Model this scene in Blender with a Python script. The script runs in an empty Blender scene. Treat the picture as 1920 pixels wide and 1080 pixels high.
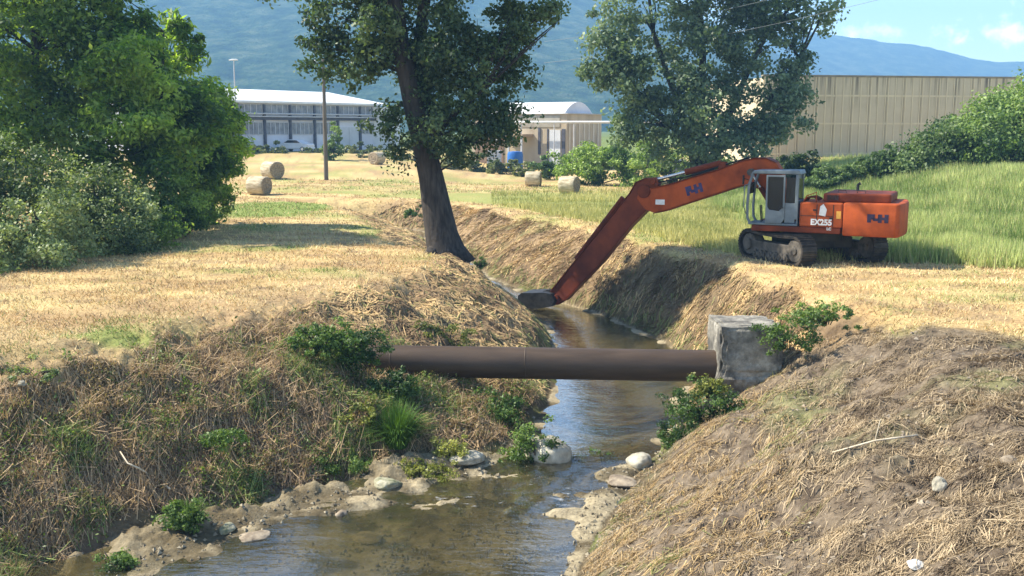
import bpy, math, random
import numpy as np
from mathutils import Vector, Matrix

random.seed(7)
RNG = np.random.default_rng(11)
C = bpy.context.scene.collection
SC = bpy.context.scene
R = math.radians

# ------------------------------------------------------------------ camera
F, PW, PH = 1900.0, 1920.0, 1080.0          # focal length in photo pixels
HORIZON = 240.0
CAMZ = 4.4
PITCH = math.atan((PH / 2 - HORIZON) / F)
cam_d = bpy.data.cameras.new("camera")
cam_d.sensor_width = 36.0
cam_d.lens = F / PW * 36.0
cam_d.clip_start = 0.1
cam_d.clip_end = 20000
cam = bpy.data.objects.new("camera", cam_d)
C.objects.link(cam)
cam.location = (0, 0, CAMZ)
cam.rotation_euler = (math.pi / 2 - PITCH, 0, 0)
SC.camera = cam

# ------------------------------------------------------------------ light
SUN_EL, SUN_FWD = R(47), R(9)               # sun stands to the left, a little ahead
SUN_DIR = Vector((-math.cos(SUN_EL) * math.cos(SUN_FWD), math.cos(SUN_EL) * math.sin(SUN_FWD), math.sin(SUN_EL)))
sun_d = bpy.data.lights.new("sun", 'SUN')
sun_d.energy = 4.8
sun_d.angle = R(0.5)
sun_d.color = (1.0, 0.925, 0.79)
sun = bpy.data.objects.new("sun", sun_d)
C.objects.link(sun)
sun.rotation_euler = SUN_DIR.to_track_quat('Z', 'Y').to_euler()
sun.location = (-30, 10, 60)

world = bpy.data.worlds.new("World")
SC.world = world
world.use_nodes = True
wn, wl = world.node_tree.nodes, world.node_tree.links
wn.clear()
w_out = wn.new("ShaderNodeOutputWorld")
w_bg = wn.new("ShaderNodeBackground")
w_sky = wn.new("ShaderNodeTexSky")
w_sky.sky_type = 'NISHITA'
w_sky.sun_disc = False
w_sky.sun_elevation = SUN_EL
w_sky.sun_rotation = math.atan2(SUN_DIR.x, SUN_DIR.y)
w_sky.air_density = 1.0
w_sky.dust_density = 0.25
w_sky.ozone_density = 1.5
w_bg.inputs[1].default_value = 0.122


def cloud_dir(px, py):
    u, v = (px - PW / 2) / F, -(py - PH / 2) / F
    d = Vector((u, math.cos(PITCH) + v * math.sin(PITCH), -math.sin(PITCH) + v * math.cos(PITCH)))
    return d.normalized()


# two fair-weather clouds near the horizon, by direction
w_tc = wn.new("ShaderNodeTexCoord")
w_noise = wn.new("ShaderNodeTexNoise")
w_noise.inputs['Scale'].default_value = 48.0
w_noise.inputs['Detail'].default_value = 7.0
w_noise.inputs['Roughness'].default_value = 0.62
wl.new(w_tc.outputs['Generated'], w_noise.inputs['Vector'])
prev = None
for (cx, cy, rx, rz, amp) in ((1875, 58, 0.062, 0.015, .95), (1625, 60, 0.042, 0.011, 0.6), (2300, 40, .14, .03, 1.0), (-300, -120, .25, .05, 0.9), (700, -420, .35, .06, 0.9)):
    d = cloud_dir(cx, cy)
    sub = wn.new("ShaderNodeVectorMath"); sub.operation = 'SUBTRACT'
    sub.inputs[1].default_value = d
    wl.new(w_tc.outputs['Generated'], sub.inputs[0])
    mul = wn.new("ShaderNodeVectorMath"); mul.operation = 'MULTIPLY'
    mul.inputs[1].default_value = (1 / rx, 0.0, 1 / rz)
    wl.new(sub.outputs[0], mul.inputs[0])
    ln = wn.new("ShaderNodeVectorMath"); ln.operation = 'LENGTH'
    wl.new(mul.outputs[0], ln.inputs[0])
    m1 = wn.new("ShaderNodeMath"); m1.operation = 'SUBTRACT'; m1.inputs[0].default_value = 1.0
    wl.new(ln.outputs['Value'], m1.inputs[1])
    m2 = wn.new("ShaderNodeMath"); m2.operation = 'MULTIPLY_ADD'; m2.inputs[1].default_value = 3.6; m2.inputs[2].default_value = -1.75
    wl.new(w_noise.outputs['Fac'], m2.inputs[0])
    m3 = wn.new("ShaderNodeMath"); m3.operation = 'ADD'
    wl.new(m1.outputs[0], m3.inputs[0]); wl.new(m2.outputs[0], m3.inputs[1])
    mr = wn.new("ShaderNodeMapRange"); mr.interpolation_type = 'SMOOTHSTEP'
    mr.inputs[1].default_value = 0.2; mr.inputs[2].default_value = 1.3; mr.inputs[4].default_value = amp
    wl.new(m3.outputs[0], mr.inputs[0])
    # only in front of the viewer's half of the sky
    if prev is None:
        prev = mr.outputs[0]
    else:
        mx = wn.new("ShaderNodeMath"); mx.operation = 'MAXIMUM'
        wl.new(prev, mx.inputs[0]); wl.new(mr.outputs[0], mx.inputs[1])
        prev = mx.outputs[0]
w_sep = wn.new("ShaderNodeSeparateXYZ")
wl.new(w_tc.outputs['Generated'], w_sep.inputs[0])
w_gt = wn.new("ShaderNodeMath"); w_gt.operation = 'GREATER_THAN'; w_gt.inputs[1].default_value = 0.0
wl.new(w_sep.outputs['Y'], w_gt.inputs[0])
w_mm = wn.new("ShaderNodeMath"); w_mm.operation = 'MULTIPLY'
wl.new(prev, w_mm.inputs[0]); wl.new(w_gt.outputs[0], w_mm.inputs[1])
w_mix = wn.new("ShaderNodeMixRGB")
w_mix.inputs[2].default_value = (11.0, 11.1, 11.5, 1)
wl.new(w_mm.outputs[0], w_mix.inputs[0])
wl.new(w_sky.outputs[0], w_mix.inputs[1])
wl.new(w_mix.outputs[0], w_bg.inputs[0])
wl.new(w_bg.outputs[0], w_out.inputs[0])

SC.view_settings.view_transform = 'Standard'
SC.view_settings.look = 'None'
SC.view_settings.gamma = 1.0
SC.view_settings.exposure = 1.33
SC.render.engine = 'CYCLES'
SC.cycles.max_bounces = 8
SC.cycles.transparent_max_bounces = 16
SC.cycles.use_denoising = True


# ------------------------------------------------------------------ pixel <-> place
def ray(px, py):
    u, v = (px - PW / 2) / F, -(py - PH / 2) / F
    return Vector((u, math.cos(PITCH) + v * math.sin(PITCH), -math.sin(PITCH) + v * math.cos(PITCH)))


def gp(px, py, z=0.0):                       # point at height z
    d = ray(px, py)
    t = (z - CAMZ) / d.z
    return Vector((d.x * t, d.y * t, z))


def dp(px, py, y):                           # point at distance y ahead
    d = ray(px, py)
    t = y / d.y
    return Vector((d.x * t, y, CAMZ + d.z * t))


# ------------------------------------------------------------------ noise
def _hash(ix, iy, iz, seed):
    h = (ix.astype(np.int64) * 374761393 + iy.astype(np.int64) * 668265263 + iz.astype(np.int64) * 2147483647 + seed * 144665) & 0xFFFFFFFF
    h = ((h ^ (h >> 13)) * 1274126177) & 0xFFFFFFFF
    h = ((h ^ (h >> 16)) * 2246822519) & 0xFFFFFFFF
    return ((h ^ (h >> 15)) & 0xFFFFFF) / float(0xFFFFFF)


def vnoise(x, y, seed=0, z=None):
    x = np.asarray(x, float); y = np.asarray(y, float)
    ix, iy = np.floor(x), np.floor(y)
    fx, fy = x - ix, y - iy
    fx = fx * fx * (3 - 2 * fx); fy = fy * fy * (3 - 2 * fy)
    if z is None:
        z0 = np.zeros_like(ix)
        a = _hash(ix, iy, z0, seed); b = _hash(ix + 1, iy, z0, seed)
        c = _hash(ix, iy + 1, z0, seed); d = _hash(ix + 1, iy + 1, z0, seed)
        return (a * (1 - fx) + b * fx) * (1 - fy) + (c * (1 - fx) + d * fx) * fy
    z = np.asarray(z, float)
    iz = np.floor(z); fz = z - iz; fz = fz * fz * (3 - 2 * fz)
    r = 0
    for k, wz in ((0, 1 - fz), (1, fz)):
        a = _hash(ix, iy, iz + k, seed); b = _hash(ix + 1, iy, iz + k, seed)
        c = _hash(ix, iy + 1, iz + k, seed); d = _hash(ix + 1, iy + 1, iz + k, seed)
        r = r + wz * ((a * (1 - fx) + b * fx) * (1 - fy) + (c * (1 - fx) + d * fx) * fy)
    return r


def fbm(x, y, seed=0, octv=4, gain=0.5):
    s, a, t = 0, 1.0, 0.0
    for k in range(octv):
        s = s + a * vnoise(np.asarray(x) * 2 ** k, np.asarray(y) * 2 ** k, seed + k * 17)
        t += a; a *= gain
    return s / t


def sst(a, b, x):
    t = np.clip((np.asarray(x, float) - a) / (b - a), 0, 1)
    return t * t * (3 - 2 * t)


# ------------------------------------------------------------------ tagging and mesh helpers
def tag(o, label=None, cat=None, group=None, kind=None):
    if label: o['label'] = label
    if cat: o['category'] = cat
    if group: o['group'] = group
    if kind: o['kind'] = kind
    return o


def empty(name, loc=(0, 0, 0), rz=0.0):
    o = bpy.data.objects.new(name, None)
    o.empty_display_size = 0.3
    C.objects.link(o)
    o.location = loc
    o.rotation_euler = (0, 0, rz)
    return o


def link(name, me, mat=None, parent=None):
    o = bpy.data.objects.new(name, me)
    C.objects.link(o)
    if mat: me.materials.append(mat)
    if parent: o.parent = parent
    return o


def np_mesh(name, verts, k, cols=None, smooth=False):
    """verts (N*k,3): N separate k-gons; cols (N,3) one colour per face"""
    n = len(verts) // k
    me = bpy.data.meshes.new(name)
    me.vertices.add(n * k)
    me.vertices.foreach_set('co', np.ascontiguousarray(verts, dtype=np.float32).ravel())
    me.loops.add(n * k)
    me.loops.foreach_set('vertex_index', np.arange(n * k, dtype=np.int32))
    me.polygons.add(n)
    me.polygons.foreach_set('loop_start', np.arange(0, n * k, k, dtype=np.int32))
    try:
        me.polygons.foreach_set('loop_total', np.full(n, k, dtype=np.int32))
    except Exception:
        pass
    if cols is not None:
        at = me.color_attributes.new('Col', 'FLOAT_COLOR', 'POINT')
        c4 = np.ones((n * k, 4), np.float32)
        c4[:, :3] = np.repeat(cols, k, axis=0) if len(cols) == n else cols
        at.data.foreach_set('color', c4.ravel())
    me.update(calc_edges=True)
    me.validate(verbose=False)
    return me


def grid_mesh(name, P, cols=None, smooth=True):
    """P (rows, cols, 3)"""
    r, c = P.shape[:2]
    me = bpy.data.meshes.new(name)
    me.vertices.add(r * c)
    me.vertices.foreach_set('co', P.astype(np.float32).ravel())
    i = np.arange(r * c).reshape(r, c)
    q = np.stack([i[:-1, :-1], i[:-1, 1:], i[1:, 1:], i[1:, :-1]], -1).reshape(-1, 4)
    n = len(q)
    me.loops.add(n * 4)
    me.loops.foreach_set('vertex_index', q.astype(np.int32).ravel())
    me.polygons.add(n)
    me.polygons.foreach_set('loop_start', np.arange(0, n * 4, 4, dtype=np.int32))
    try:
        me.polygons.foreach_set('loop_total', np.full(n, 4, dtype=np.int32))
    except Exception:
        pass
    if smooth:
        me.polygons.foreach_set('use_smooth', np.ones(n, dtype=bool))
    if cols is not None:
        at = me.color_attributes.new('Col', 'FLOAT_COLOR', 'POINT')
        c4 = np.ones((r * c, 4), np.float32); c4[:, :3] = cols.reshape(-1, 3)
        at.data.foreach_set('color', c4.ravel())
    me.update(calc_edges=True)
    return me


class MB:
    """collects simple solids and builds them as ONE mesh object"""
    def __init__(s, xf=None):
        s.v, s.f, s.xf = [], [], xf

    def add(s, vs, fs):
        b = len(s.v)
        s.v += [Vector(v) for v in vs]
        s.f += [[b + i for i in f] for f in fs]

    def box(s, x0, x1, y0, y1, z0, z1):
        s.add([(x0, y0, z0), (x1, y0, z0), (x1, y1, z0), (x0, y1, z0), (x0, y0, z1), (x1, y0, z1), (x1, y1, z1), (x0, y1, z1)],
              [(0, 3, 2, 1), (4, 5, 6, 7), (0, 1, 5, 4), (1, 2, 6, 5), (2, 3, 7, 6), (3, 0, 4, 7)])

    def prism_xz(s, pts, y0, y1):            # outline in XZ, thick along Y
        n = len(pts)
        s.add([(x, y0, z) for x, z in pts] + [(x, y1, z) for x, z in pts],
              [list(range(n)), list(range(2 * n - 1, n - 1, -1))] + [(i, i + n, (i + 1) % n + n, (i + 1) % n) for i in range(n)])

    def prism_xy(s, pts, z0, z1):
        n = len(pts)
        s.add([(x, y, z0) for x, y in pts] + [(x, y, z1) for x, y in pts],
              [list(range(n - 1, -1, -1)), list(range(n, 2 * n))] + [(i, (i + 1) % n, (i + 1) % n + n, i + n) for i in range(n)])

    def tube(s, pts, radii, n=10, cap=True):
        pts = [Vector(p) for p in pts]
        rings = []
        up = Vector((0.13, 0.31, 0.94)).normalized()
        for i, p in enumerate(pts):
            t = (pts[min(i + 1, len(pts) - 1)] - pts[max(i - 1, 0)]).normalized()
            a = t.cross(up)
            if a.length < 1e-3: a = t.cross(Vector((1, 0, 0)))
            a.normalize(); b = t.cross(a).normalized()
            r = radii[i] if hasattr(radii, '__len__') else radii
            rings.append([p + (a * math.cos(2 * math.pi * k / n) + b * math.sin(2 * math.pi * k / n)) * r for k in range(n)])
        vs = [v for r in rings for v in r]
        fs = []
        for i in range(len(pts) - 1):
            for k in range(n):
                fs.append((i * n + k, i * n + (k + 1) % n, (i + 1) * n + (k + 1) % n, (i + 1) * n + k))
        if cap:
            fs.append(list(range(n - 1, -1, -1)))
            fs.append([(len(pts) - 1) * n + k for k in range(n)])
        s.add(vs, fs)

    def cyl(s, p0, p1, r, n=16):
        s.tube([p0, p1], [r, r], n)

    def build(s, name, mat, parent=None, bevel=0.0, smooth=False, xf=None):
        me = bpy.data.meshes.new(name)
        xf = xf or s.xf
        vs = [xf @ v for v in s.v] if xf else s.v
        me.from_pydata([tuple(v) for v in vs], [], s.f)
        import bmesh
        bm = bmesh.new(); bm.from_mesh(me)
        bmesh.ops.recalc_face_normals(bm, faces=bm.faces)
        bm.to_mesh(me); bm.free()
        o = link(name, me, mat, parent)
        if smooth:
            for p in me.polygons: p.use_smooth = True
            if smooth == 'auto':
                try:
                    me.set_sharp_from_angle(angle=R(40))
                except Exception:
                    pass
        if bevel:
            b = o.modifiers.new('bevel', 'BEVEL'); b.width = bevel; b.segments = 2; b.limit_method = 'ANGLE'; b.angle_limit = R(35)
        return o


# ------------------------------------------------------------------ materials
def new_mat(name):
    m = bpy.data.materials.new(name)
    m.use_nodes = True
    nt = m.node_tree
    b = nt.nodes.get('Principled BSDF')
    return m, nt, b


def noise_node(nt, scale, detail=4, rough=0.55, coord='Object', vec_scale=None):
    tc = nt.nodes.new('ShaderNodeTexCoord')
    n = nt.nodes.new('ShaderNodeTexNoise')
    n.inputs['Scale'].default_value = scale
    n.inputs['Detail'].default_value = detail
    n.inputs['Roughness'].default_value = rough
    if vec_scale:
        mp = nt.nodes.new('ShaderNodeMapping')
        mp.inputs['Scale'].default_value = vec_scale
        nt.links.new(tc.outputs[coord], mp.inputs[0]); nt.links.new(mp.outputs[0], n.inputs['Vector'])
    else:
        nt.links.new(tc.outputs[coord], n.inputs['Vector'])
    return n


def ramp(nt, src, stops):
    r = nt.nodes.new('ShaderNodeValToRGB')
    e = r.color_ramp.elements
    while len(e) < len(stops): e.new(0.5)
    for el, (p, c) in zip(e, stops):
        el.position = p; el.color = (*c, 1)
    nt.links.new(src, r.inputs[0])
    return r


def surf(name, c0, c1, scale=3.0, rough=0.7, metal=0.0, bump=0.0, bscale=None, vec_scale=None, spec=0.3, detail=5, lo=0.35, hi=0.65):
    m, nt, b = new_mat(name)
    n = noise_node(nt, scale, detail, 0.6, vec_scale=vec_scale)
    r = ramp(nt, n.outputs['Fac'], [(lo, c0), (hi, c1)])
    nt.links.new(r.outputs[0], b.inputs['Base Color'])
    b.inputs['Roughness'].default_value = rough
    b.inputs['Metallic'].default_value = metal
    b.inputs['Specular IOR Level'].default_value = spec
    if bump:
        n2 = noise_node(nt, bscale or scale * 4, 4, 0.6)
        bp = nt.nodes.new('ShaderNodeBump'); bp.inputs['Strength'].default_value = bump; bp.inputs['Distance'].default_value = 0.03
        nt.links.new(n2.outputs['Fac'], bp.inputs['Height']); nt.links.new(bp.outputs[0], b.inputs['Normal'])
    return m


def vcol_mat(name, rough=0.8, transl=0.0, spec=0.2, gain=1.0, tint=(1.25, 1.35, 0.55)):
    """colour from the mesh's own 'Col' attribute; optional light passing through leaves"""
    m, nt, b = new_mat(name)
    a = nt.nodes.new('ShaderNodeAttribute'); a.attribute_name = 'Col'
    nt.links.new(a.outputs['Color'], b.inputs['Base Color'])
    b.inputs['Roughness'].default_value = rough
    b.inputs['Specular IOR Level'].default_value = spec
    if transl:
        t = nt.nodes.new('ShaderNodeBsdfTranslucent')
        mu = nt.nodes.new('ShaderNodeMixRGB'); mu.blend_type = 'MULTIPLY'; mu.inputs[0].default_value = 1
        mu.inputs[2].default_value = (*tint, 1)
        nt.links.new(a.outputs['Color'], mu.inputs[1]); nt.links.new(mu.outputs[0], t.inputs['Color'])
        mx = nt.nodes.new('ShaderNodeMixShader'); mx.inputs[0].default_value = transl
        nt.links.new(b.outputs[0], mx.inputs[1]); nt.links.new(t.outputs[0], mx.inputs[2])
        nt.links.new(mx.outputs[0], nt.nodes['Material Output'].inputs[0])
    return m


M = {}
M['leaf'] = vcol_mat('leaf', 0.5, 0.35, 0.35)
M['blade'] = vcol_mat('grass_blade', 0.7, 0.3, 0.2, tint=(1.1, 1.1, 0.7))
M['straw'] = vcol_mat('straw', 0.75, 0.12, 0.2, tint=(1.1, 1.0, 0.8))
M['bark'] = surf('bark', (0.021, 0.018, 0.0155), (0.062, 0.052, 0.044), 3.5, 0.9, bump=0.9, bscale=9, vec_scale=(3, 3, 0.45))
M['concrete'] = surf('concrete', (0.13, 0.12, 0.105), (0.42, 0.39, 0.33), 2.6, 0.9, bump=0.7, bscale=12, lo=0.33, hi=0.6, detail=8)
M['rust'] = surf('rusty_steel', (0.045, 0.030, 0.019), (0.088, 0.058, 0.037), 2.2, 0.5, 0.1, bump=0.2, bscale=25, vec_scale=(0.4, 2.5, 2.5), lo=.25, hi=.75)
M['rock'] = surf('pale_rock', (0.2, 0.18, 0.13), (0.47, 0.43, 0.33), 3, 0.85, bump=0.8, bscale=9)

# ================================================================== GROUND
WATER_Z = -2.6
ZW_Y = [0, 17, 19.3, 21.0, 34, 44, 56, 64, 90]
ZW_Z = [-2.85, -2.82, -2.74, -2.6, -2.58, -2.35, -1.6, -1.45, -1.3]
ch_y = [0, 12, 15.0, 18.0, 19.6, 21.2, 25.6, 29, 33, 37, 40, 45, 52, 56, 59, 62, 66, 80]
ch_lw = [-14, -10.2, -6.9, -4.2, -2.3, 0.25, 0.95, 1.15, 1.35, 0.9, -0.3, -2.0, -3.9, -4.9, -7.6, -11, -18, -60]
ch_rw = [0, 0.3, 0.95, 1.9, 2.4, 3.2, 4.6, 5.3, 5.1, 3.6, 1.6, -0.8, -2.9, -4.0, -5.0, -8.4, -15, -57]
cl_y = [0, 12, 16, 18.6, 20.4, 22.6, 25, 28.8, 33, 36, 39, 44, 49, 55, 59, 62, 66, 80]
cl_x = [-22, -16, -12.3, -10.0, -8.3, -6.8, -5.3, -3.3, -2.05, -2.5, -4.0, -5.6, -7.0, -8.6, -10.6, -14, -21, -64]
cr_y = [0, 9, 12, 16, 20, 23.7, 26, 30, 34, 38.5, 46, 52, 57.6, 60, 63, 67, 80]
cr_x = [3.4, 4.6, 5.5, 6.7, 7.9, 8.5, 7.9, 7.4, 6.9, 4.9, 2.6, 0.2, -2.2, -3.6, -6.6, -13, -54]


def channel(y):
    i = lambda a, b: np.interp(y, a, b)
    return i(cl_y, cl_x), i(ch_y, ch_lw), i(ch_y, ch_rw), i(cr_y, cr_x), i(ZW_Y, ZW_Z)


def field_z(x, y):
    z = 0.95 * sst(60, 100, y) * sst(2, -14, x)
    z = z + 2.0 * sst(13, 26, x) * sst(31, 52, y)
    z = z + 0.6 * sst(106, 116, y) * sst(6, -8, x)
    z = z + 0.12 * (fbm(x * 0.23, y * 0.23, 3) - 0.5)
    return z


def masks(x, y):
    lc, lw, rw, rc, zw = channel(y)
    wob = (fbm(x * 0.8, y * 0.8, 5, 3) - 0.5) * 0.7 * sst(34, 20, y) + (fbm(x * .5, y * .5, 6, 3) - .5) * .35
    xs = x + wob
    tl = np.clip((lw - xs) / (lw - lc), -5, 9)        # 0 at water, 1 at crest, left side
    tr = np.clip((xs - rw) / (rc - rw), -5, 9)
    return lc, lw, rw, rc, zw, tl, tr


def height(x, y):
    x = np.asarray(x, float); y = np.asarray(y, float)
    lc, lw, rw, rc, zw, tl, tr = masks(x, y)
    zt = field_z(x, y)
    t = np.where(tl > 0, tl, np.where(tr > 0, tr, 0))
    pw = np.where(tl > 0, 1.25 + .3 * sst(24, 30, y), 1.2 + .12 * sst(24, 30, y))
    t2 = np.clip(t / 1.2, 0, 1)
    shelf = np.where(tl > 0, .27 * sst(14.0, 16.5, y) * sst(22, 20.5, y), 0)
    t2 = np.clip((t2 - shelf) / (1 - shelf), 0, 1)
    prof = 1 - (1 - t2) ** pw
    z = zw + (zt - zw) * prof
    z = z + shelf * sst(.36, .2, t) * .42 * fbm(x * 1.5, y * 2, 35, 3) * sst(0, .06, t)
    inside = (tl <= 0) & (tr <= 0)
    e = np.minimum(-tl * np.abs(lw - lc), -tr * np.abs(rc - rw))
    bed = zw - (0.30 - .1 * sst(20, 17, y)) * sst(0, 1.4, e) + 0.16 * (fbm(x * 1.3, y * 1.3, 21, 3) - 0.42)
    riff = sst(17.2, 18.6, y) * sst(21.2, 20.0, y)
    bed = bed + riff * sst(0.0, .9, e + .25) * 0.62 * (fbm(x * 1.1, y * 2.2, 33, 4) - 0.33)
    z = np.where(inside, bed, z)
    onbank = sst(0.0, 0.15, t) * sst(1.35, 0.95, t)
    near = sst(60, 25, y)
    z = z + onbank * ((fbm(x * 1.4, y * 1.4, 9, 5, 0.6) - 0.5) * np.where(tl > 0, .75, .42) * near + .16 * (fbm(x * 4.5, y * 4.5, 43, 3, .6) - .5) * sst(27, 22, y) * (tl > 0) + (fbm(x * 0.45, y * 0.45, 8, 3) - 0.5) * 0.5)
    z = z + (zt - z) * sst(60.5, 63.5, y + (fbm(x * .4, y * .4, 19, 2) - .5) * 2)
    z = z - .32 * np.exp(-(((x + 3.1) / .7) ** 2 + ((y - 23.4) / 1.0) ** 2))
    # soil lump on the left crest, torn turf
    for (bx, by, r, a) in ((-3.0, 27.0, 0.9, 0.22), (-7.2, 27.4, .5, .1), (-2.0, 26.2, .6, .15)):
        z = z + a * np.exp(-(((x - bx) / r) ** 2 + ((y - by) / (r * .8)) ** 2)) * (0.6 + fbm(x * 4, y * 4, 2))
    # dredged heaps on the near right bank
    grey = sst(24.5, 22.0, y + (x - 7.6) * 0.9) * sst(0.15, 0.5, tr)
    z = z + grey * (0.30 * (fbm(x * 1.5, y * 1.9, 40, 4, 0.6) - 0.45) + .14 * (fbm(x * 4.2, y * 5.5, 41, 3, .6) - .5))
    return z


def hz(x, y):
    return float(height(np.array([x]), np.array([y]))[0])


GOLD = np.array([0.60, 0.45, 0.21]); GOLD2 = np.array([0.45, 0.30, 0.14])
TAN = np.array([0.36, 0.25, 0.135]); BROWN = np.array([0.18, 0.125, 0.075])
GREY = np.array([0.21, 0.165, 0.115]); SOIL = np.array([0.10, 0.076, 0.053])
GREEN = np.array([0.16, 0.20, 0.05]); DKGREEN = np.array([0.07, 0.11, 0.028]); PALEG = np.array([0.36, 0.37, 0.12])
MUD = np.array([0.12, 0.095, 0.055]); GRAVEL = np.array([0.33, 0.275, 0.175])


def lerp(a, b, t):
    t = np.asarray(t)[..., None]
    return a * (1 - t) + b * t


def regions(x, y):
    """soft masks of what covers the ground"""
    lc, lw, rw, rc, zw, tl, tr = masks(x, y)
    n1 = fbm(x * 0.35, y * 0.35, 51, 4); n2 = fbm(x * 1.6, y * 1.6, 61, 3)
    d = {}
    d['lbank'] = np.where(tl > 0, sst(1.12, 0.92, tl + (n2 - 0.5) * 0.35), 0)
    d['rbank'] = np.where(tr > 0, sst(1.12, 0.92, tr + (n2 - 0.5) * 0.25), 0)
    d['weedy'] = d['lbank'] * sst(27, 23.5, y + (n1 - .5) * 5)
    d['grey'] = np.where(tr > 0, sst(24.2, 22.2, y + (x - 7.6) * 0.75 + (n2 - 0.5) * 2.2 + (n1 - .5) * 2), 0)
    d['grass'] = sst(1.4, 2.6, x - rc + (n2 - .5) * 1.5) * sst(33.5, 35.5, y + (n2 - .5) * 2) * sst(76, 62, y + (n1 - .5) * 20)
    # tall grass behind the machine runs nearer on the far right
    d['tall'] = sst(10.5, 12.5, x + (n1 - .5) * 3) * sst(0, 2.0, y - 34.0 + np.clip(x - 11, 0, 12) * 0.55 + (n2 - .5) * 1.5) * sst(80, 70, y)
    d['patch'] = sst(1.15, 0.8, np.sqrt(((x + 13.4) / 3.4) ** 2 + ((y - 56) / 6.2) ** 2) + (n2 - .5) * .5)
    d['patch'] = np.maximum(d['patch'], 0.8 * sst(1.1, 0.5, np.sqrt(((x + 8.6) / 1.2) ** 2 + ((y - 21.6) / 0.7) ** 2) + (n2 - .5) * .7))
    d['patch'] = np.maximum(d['patch'], 0.35 * sst(.6, .75, n1) * (d['lbank'] < .3))
    cend = sst(63.5, 60.5, y)
    d['lbank'] = d['lbank'] * cend; d['rbank'] = d['rbank'] * cend
    d['n1'] = n1; d['n2'] = n2; d['tl'] = tl; d['tr'] = tr; d['y'] = y
    return d


def ground_color(x, y):
    d = regions(x, y)
    n1, n2, tl, tr = d['n1'], d['n2'], d['tl'], d['tr']
    n3 = fbm(x * 6, y * 6, 71, 3)
    streak = .8 * fbm(x * 0.22, y * 1.1, 81, 4) + .2 * (.5 + .5 * np.sin((y * .82 + x * .42 + 1.2 * fbm(x * .15, y * .15, 82, 2)) * 2.6))
    col = lerp(GOLD, GOLD2, np.clip((streak - 0.38) * 3.2, 0, 1))
    col = lerp(col, TAN, np.clip((n2 - 0.53) * 4, 0, .8))
    col = lerp(col, PALEG * 0.9, np.clip((n1 - 0.52) * 4, 0, .5))
    bank = np.maximum(d['lbank'], d['rbank'])
    bcol = lerp(TAN * .9, BROWN * .8, np.clip((fbm(x * 2.2, y * 1.2, 91, 4) - 0.42) * 3.5, 0, 1))
    col = lerp(col, bcol, bank)
    crest = np.where(tl > 0, sst(2.1, 1.1, tl + (n2 - .5) * .5), 0) * sst(40, 26, y) * (1 - bank)
    col = lerp(col, TAN * 1.15, crest * .65)
    col = lerp(col, lerp(BROWN * 1.15, DKGREEN, np.clip((n1 - 0.4) * 5, 0, 1) * 0.6), d['weedy'])
    g = lerp(GREY, SOIL * 1.2, np.clip((n3 - 0.45) * 4, 0, 1))
    col = lerp(col, g, d['grey'])
    toe = np.where(tl > 0, sst(0.32, 0.06, tl + (n2 - .5) * .3), np.where(tr > 0, sst(0.2, 0.03, tr + (n2 - .5) * .2), 0)) * (y < 50)
    col = lerp(col, lerp(MUD, GREEN * .8, np.clip((n2 - .45) * 4, 0, 1)), toe * 0.8)
    shelfm = np.where(tl > 0, sst(.36, .26, tl + (n2 - .5) * .12), 0) * sst(14.0, 16.5, y) * sst(22, 20.5, y)
    col = lerp(col, lerp(GRAVEL * .85, MUD * 1.2, np.clip((n2 - .4) * 4, 0, 1)), shelfm)
    col = lerp(col, lerp(PALEG * .8, PALEG, n1), d['grass'])
    col = lerp(col, GREEN * 0.8, d['tall'])
    col = lerp(col, GREEN * 1.35, d['patch'] * 0.95)
    inside = (tl <= 0) & (tr <= 0) & (y < 62)
    gv = lerp(GRAVEL * 1.15, MUD, np.clip((fbm(x * 1.8, y * 2.5, 97, 4) - 0.42) * 4, 0, 1))
    col = np.where(inside[..., None], gv, col)
    # muddy dredged bank below the machine, darkened further to paint the poplar's shadow
    mud_shade = np.exp(-(((x - 5.2) / 2.3) ** 2 + ((y - 35.5) / 4.0) ** 2)) * np.where(tr > 0, sst(1.1, .8, tr), 0)
    col = lerp(col, MUD * 1.1, np.clip(mud_shade * 1.2 * (0.4 + n2), 0, .7))
    far = sst(100, 170, y)
    col = lerp(col, GREEN * 0.9, far)
    return col


rows = np.concatenate([np.linspace(-6, 8, 16)[:-1], np.exp(np.linspace(math.log(8.0), math.log(80), 620))[:-1], np.exp(np.linspace(math.log(80), math.log(2260), 110))])
us = np.linspace(-1, 1, 760)
us = np.sign(us) * (np.abs(us) * 0.62 + np.abs(us) ** 5 * 0.7)
Y = np.repeat(rows[:, None], len(us), 1)
X = us[None, :] * (np.maximum(Y, 0) + 6.0)
Z = height(X, Y)
gmat, gnt, gb = new_mat('ground')
ga = gnt.nodes.new('ShaderNodeAttribute'); ga.attribute_name = 'Col'
gn = noise_node(gnt, 9.0, 8, 0.7)
gr = ramp(gnt, gn.outputs['Fac'], [(0.3, (0.45, 0.43, 0.4)), (0.7, (1.25, 1.25, 1.25))])
gm = gnt.nodes.new('ShaderNodeMixRGB'); gm.blend_type = 'MULTIPLY'; gm.inputs[0].default_value = 0.85
gnt.links.new(ga.outputs['Color'], gm.inputs[1]); gnt.links.new(gr.outputs[0], gm.inputs[2])
gnt.links.new(gm.outputs[0], gb.inputs['Base Color'])
gb.inputs['Roughness'].default_value = 0.95; gb.inputs['Specular IOR Level'].default_value = 0.1
gn2 = noise_node(gnt, 22.0, 6, 0.7)
gbp = gnt.nodes.new('ShaderNodeBump'); gbp.inputs['Strength'].default_value = 0.8; gbp.inputs['Distance'].default_value = 0.05
gnt.links.new(gn2.outputs['Fac'], gbp.inputs['Height']); gnt.links.new(gbp.outputs[0], gb.inputs['Normal'])
ground = link('ground', grid_mesh('ground', np.stack([X, Y, Z], -1), ground_color(X, Y)), gmat)
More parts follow.
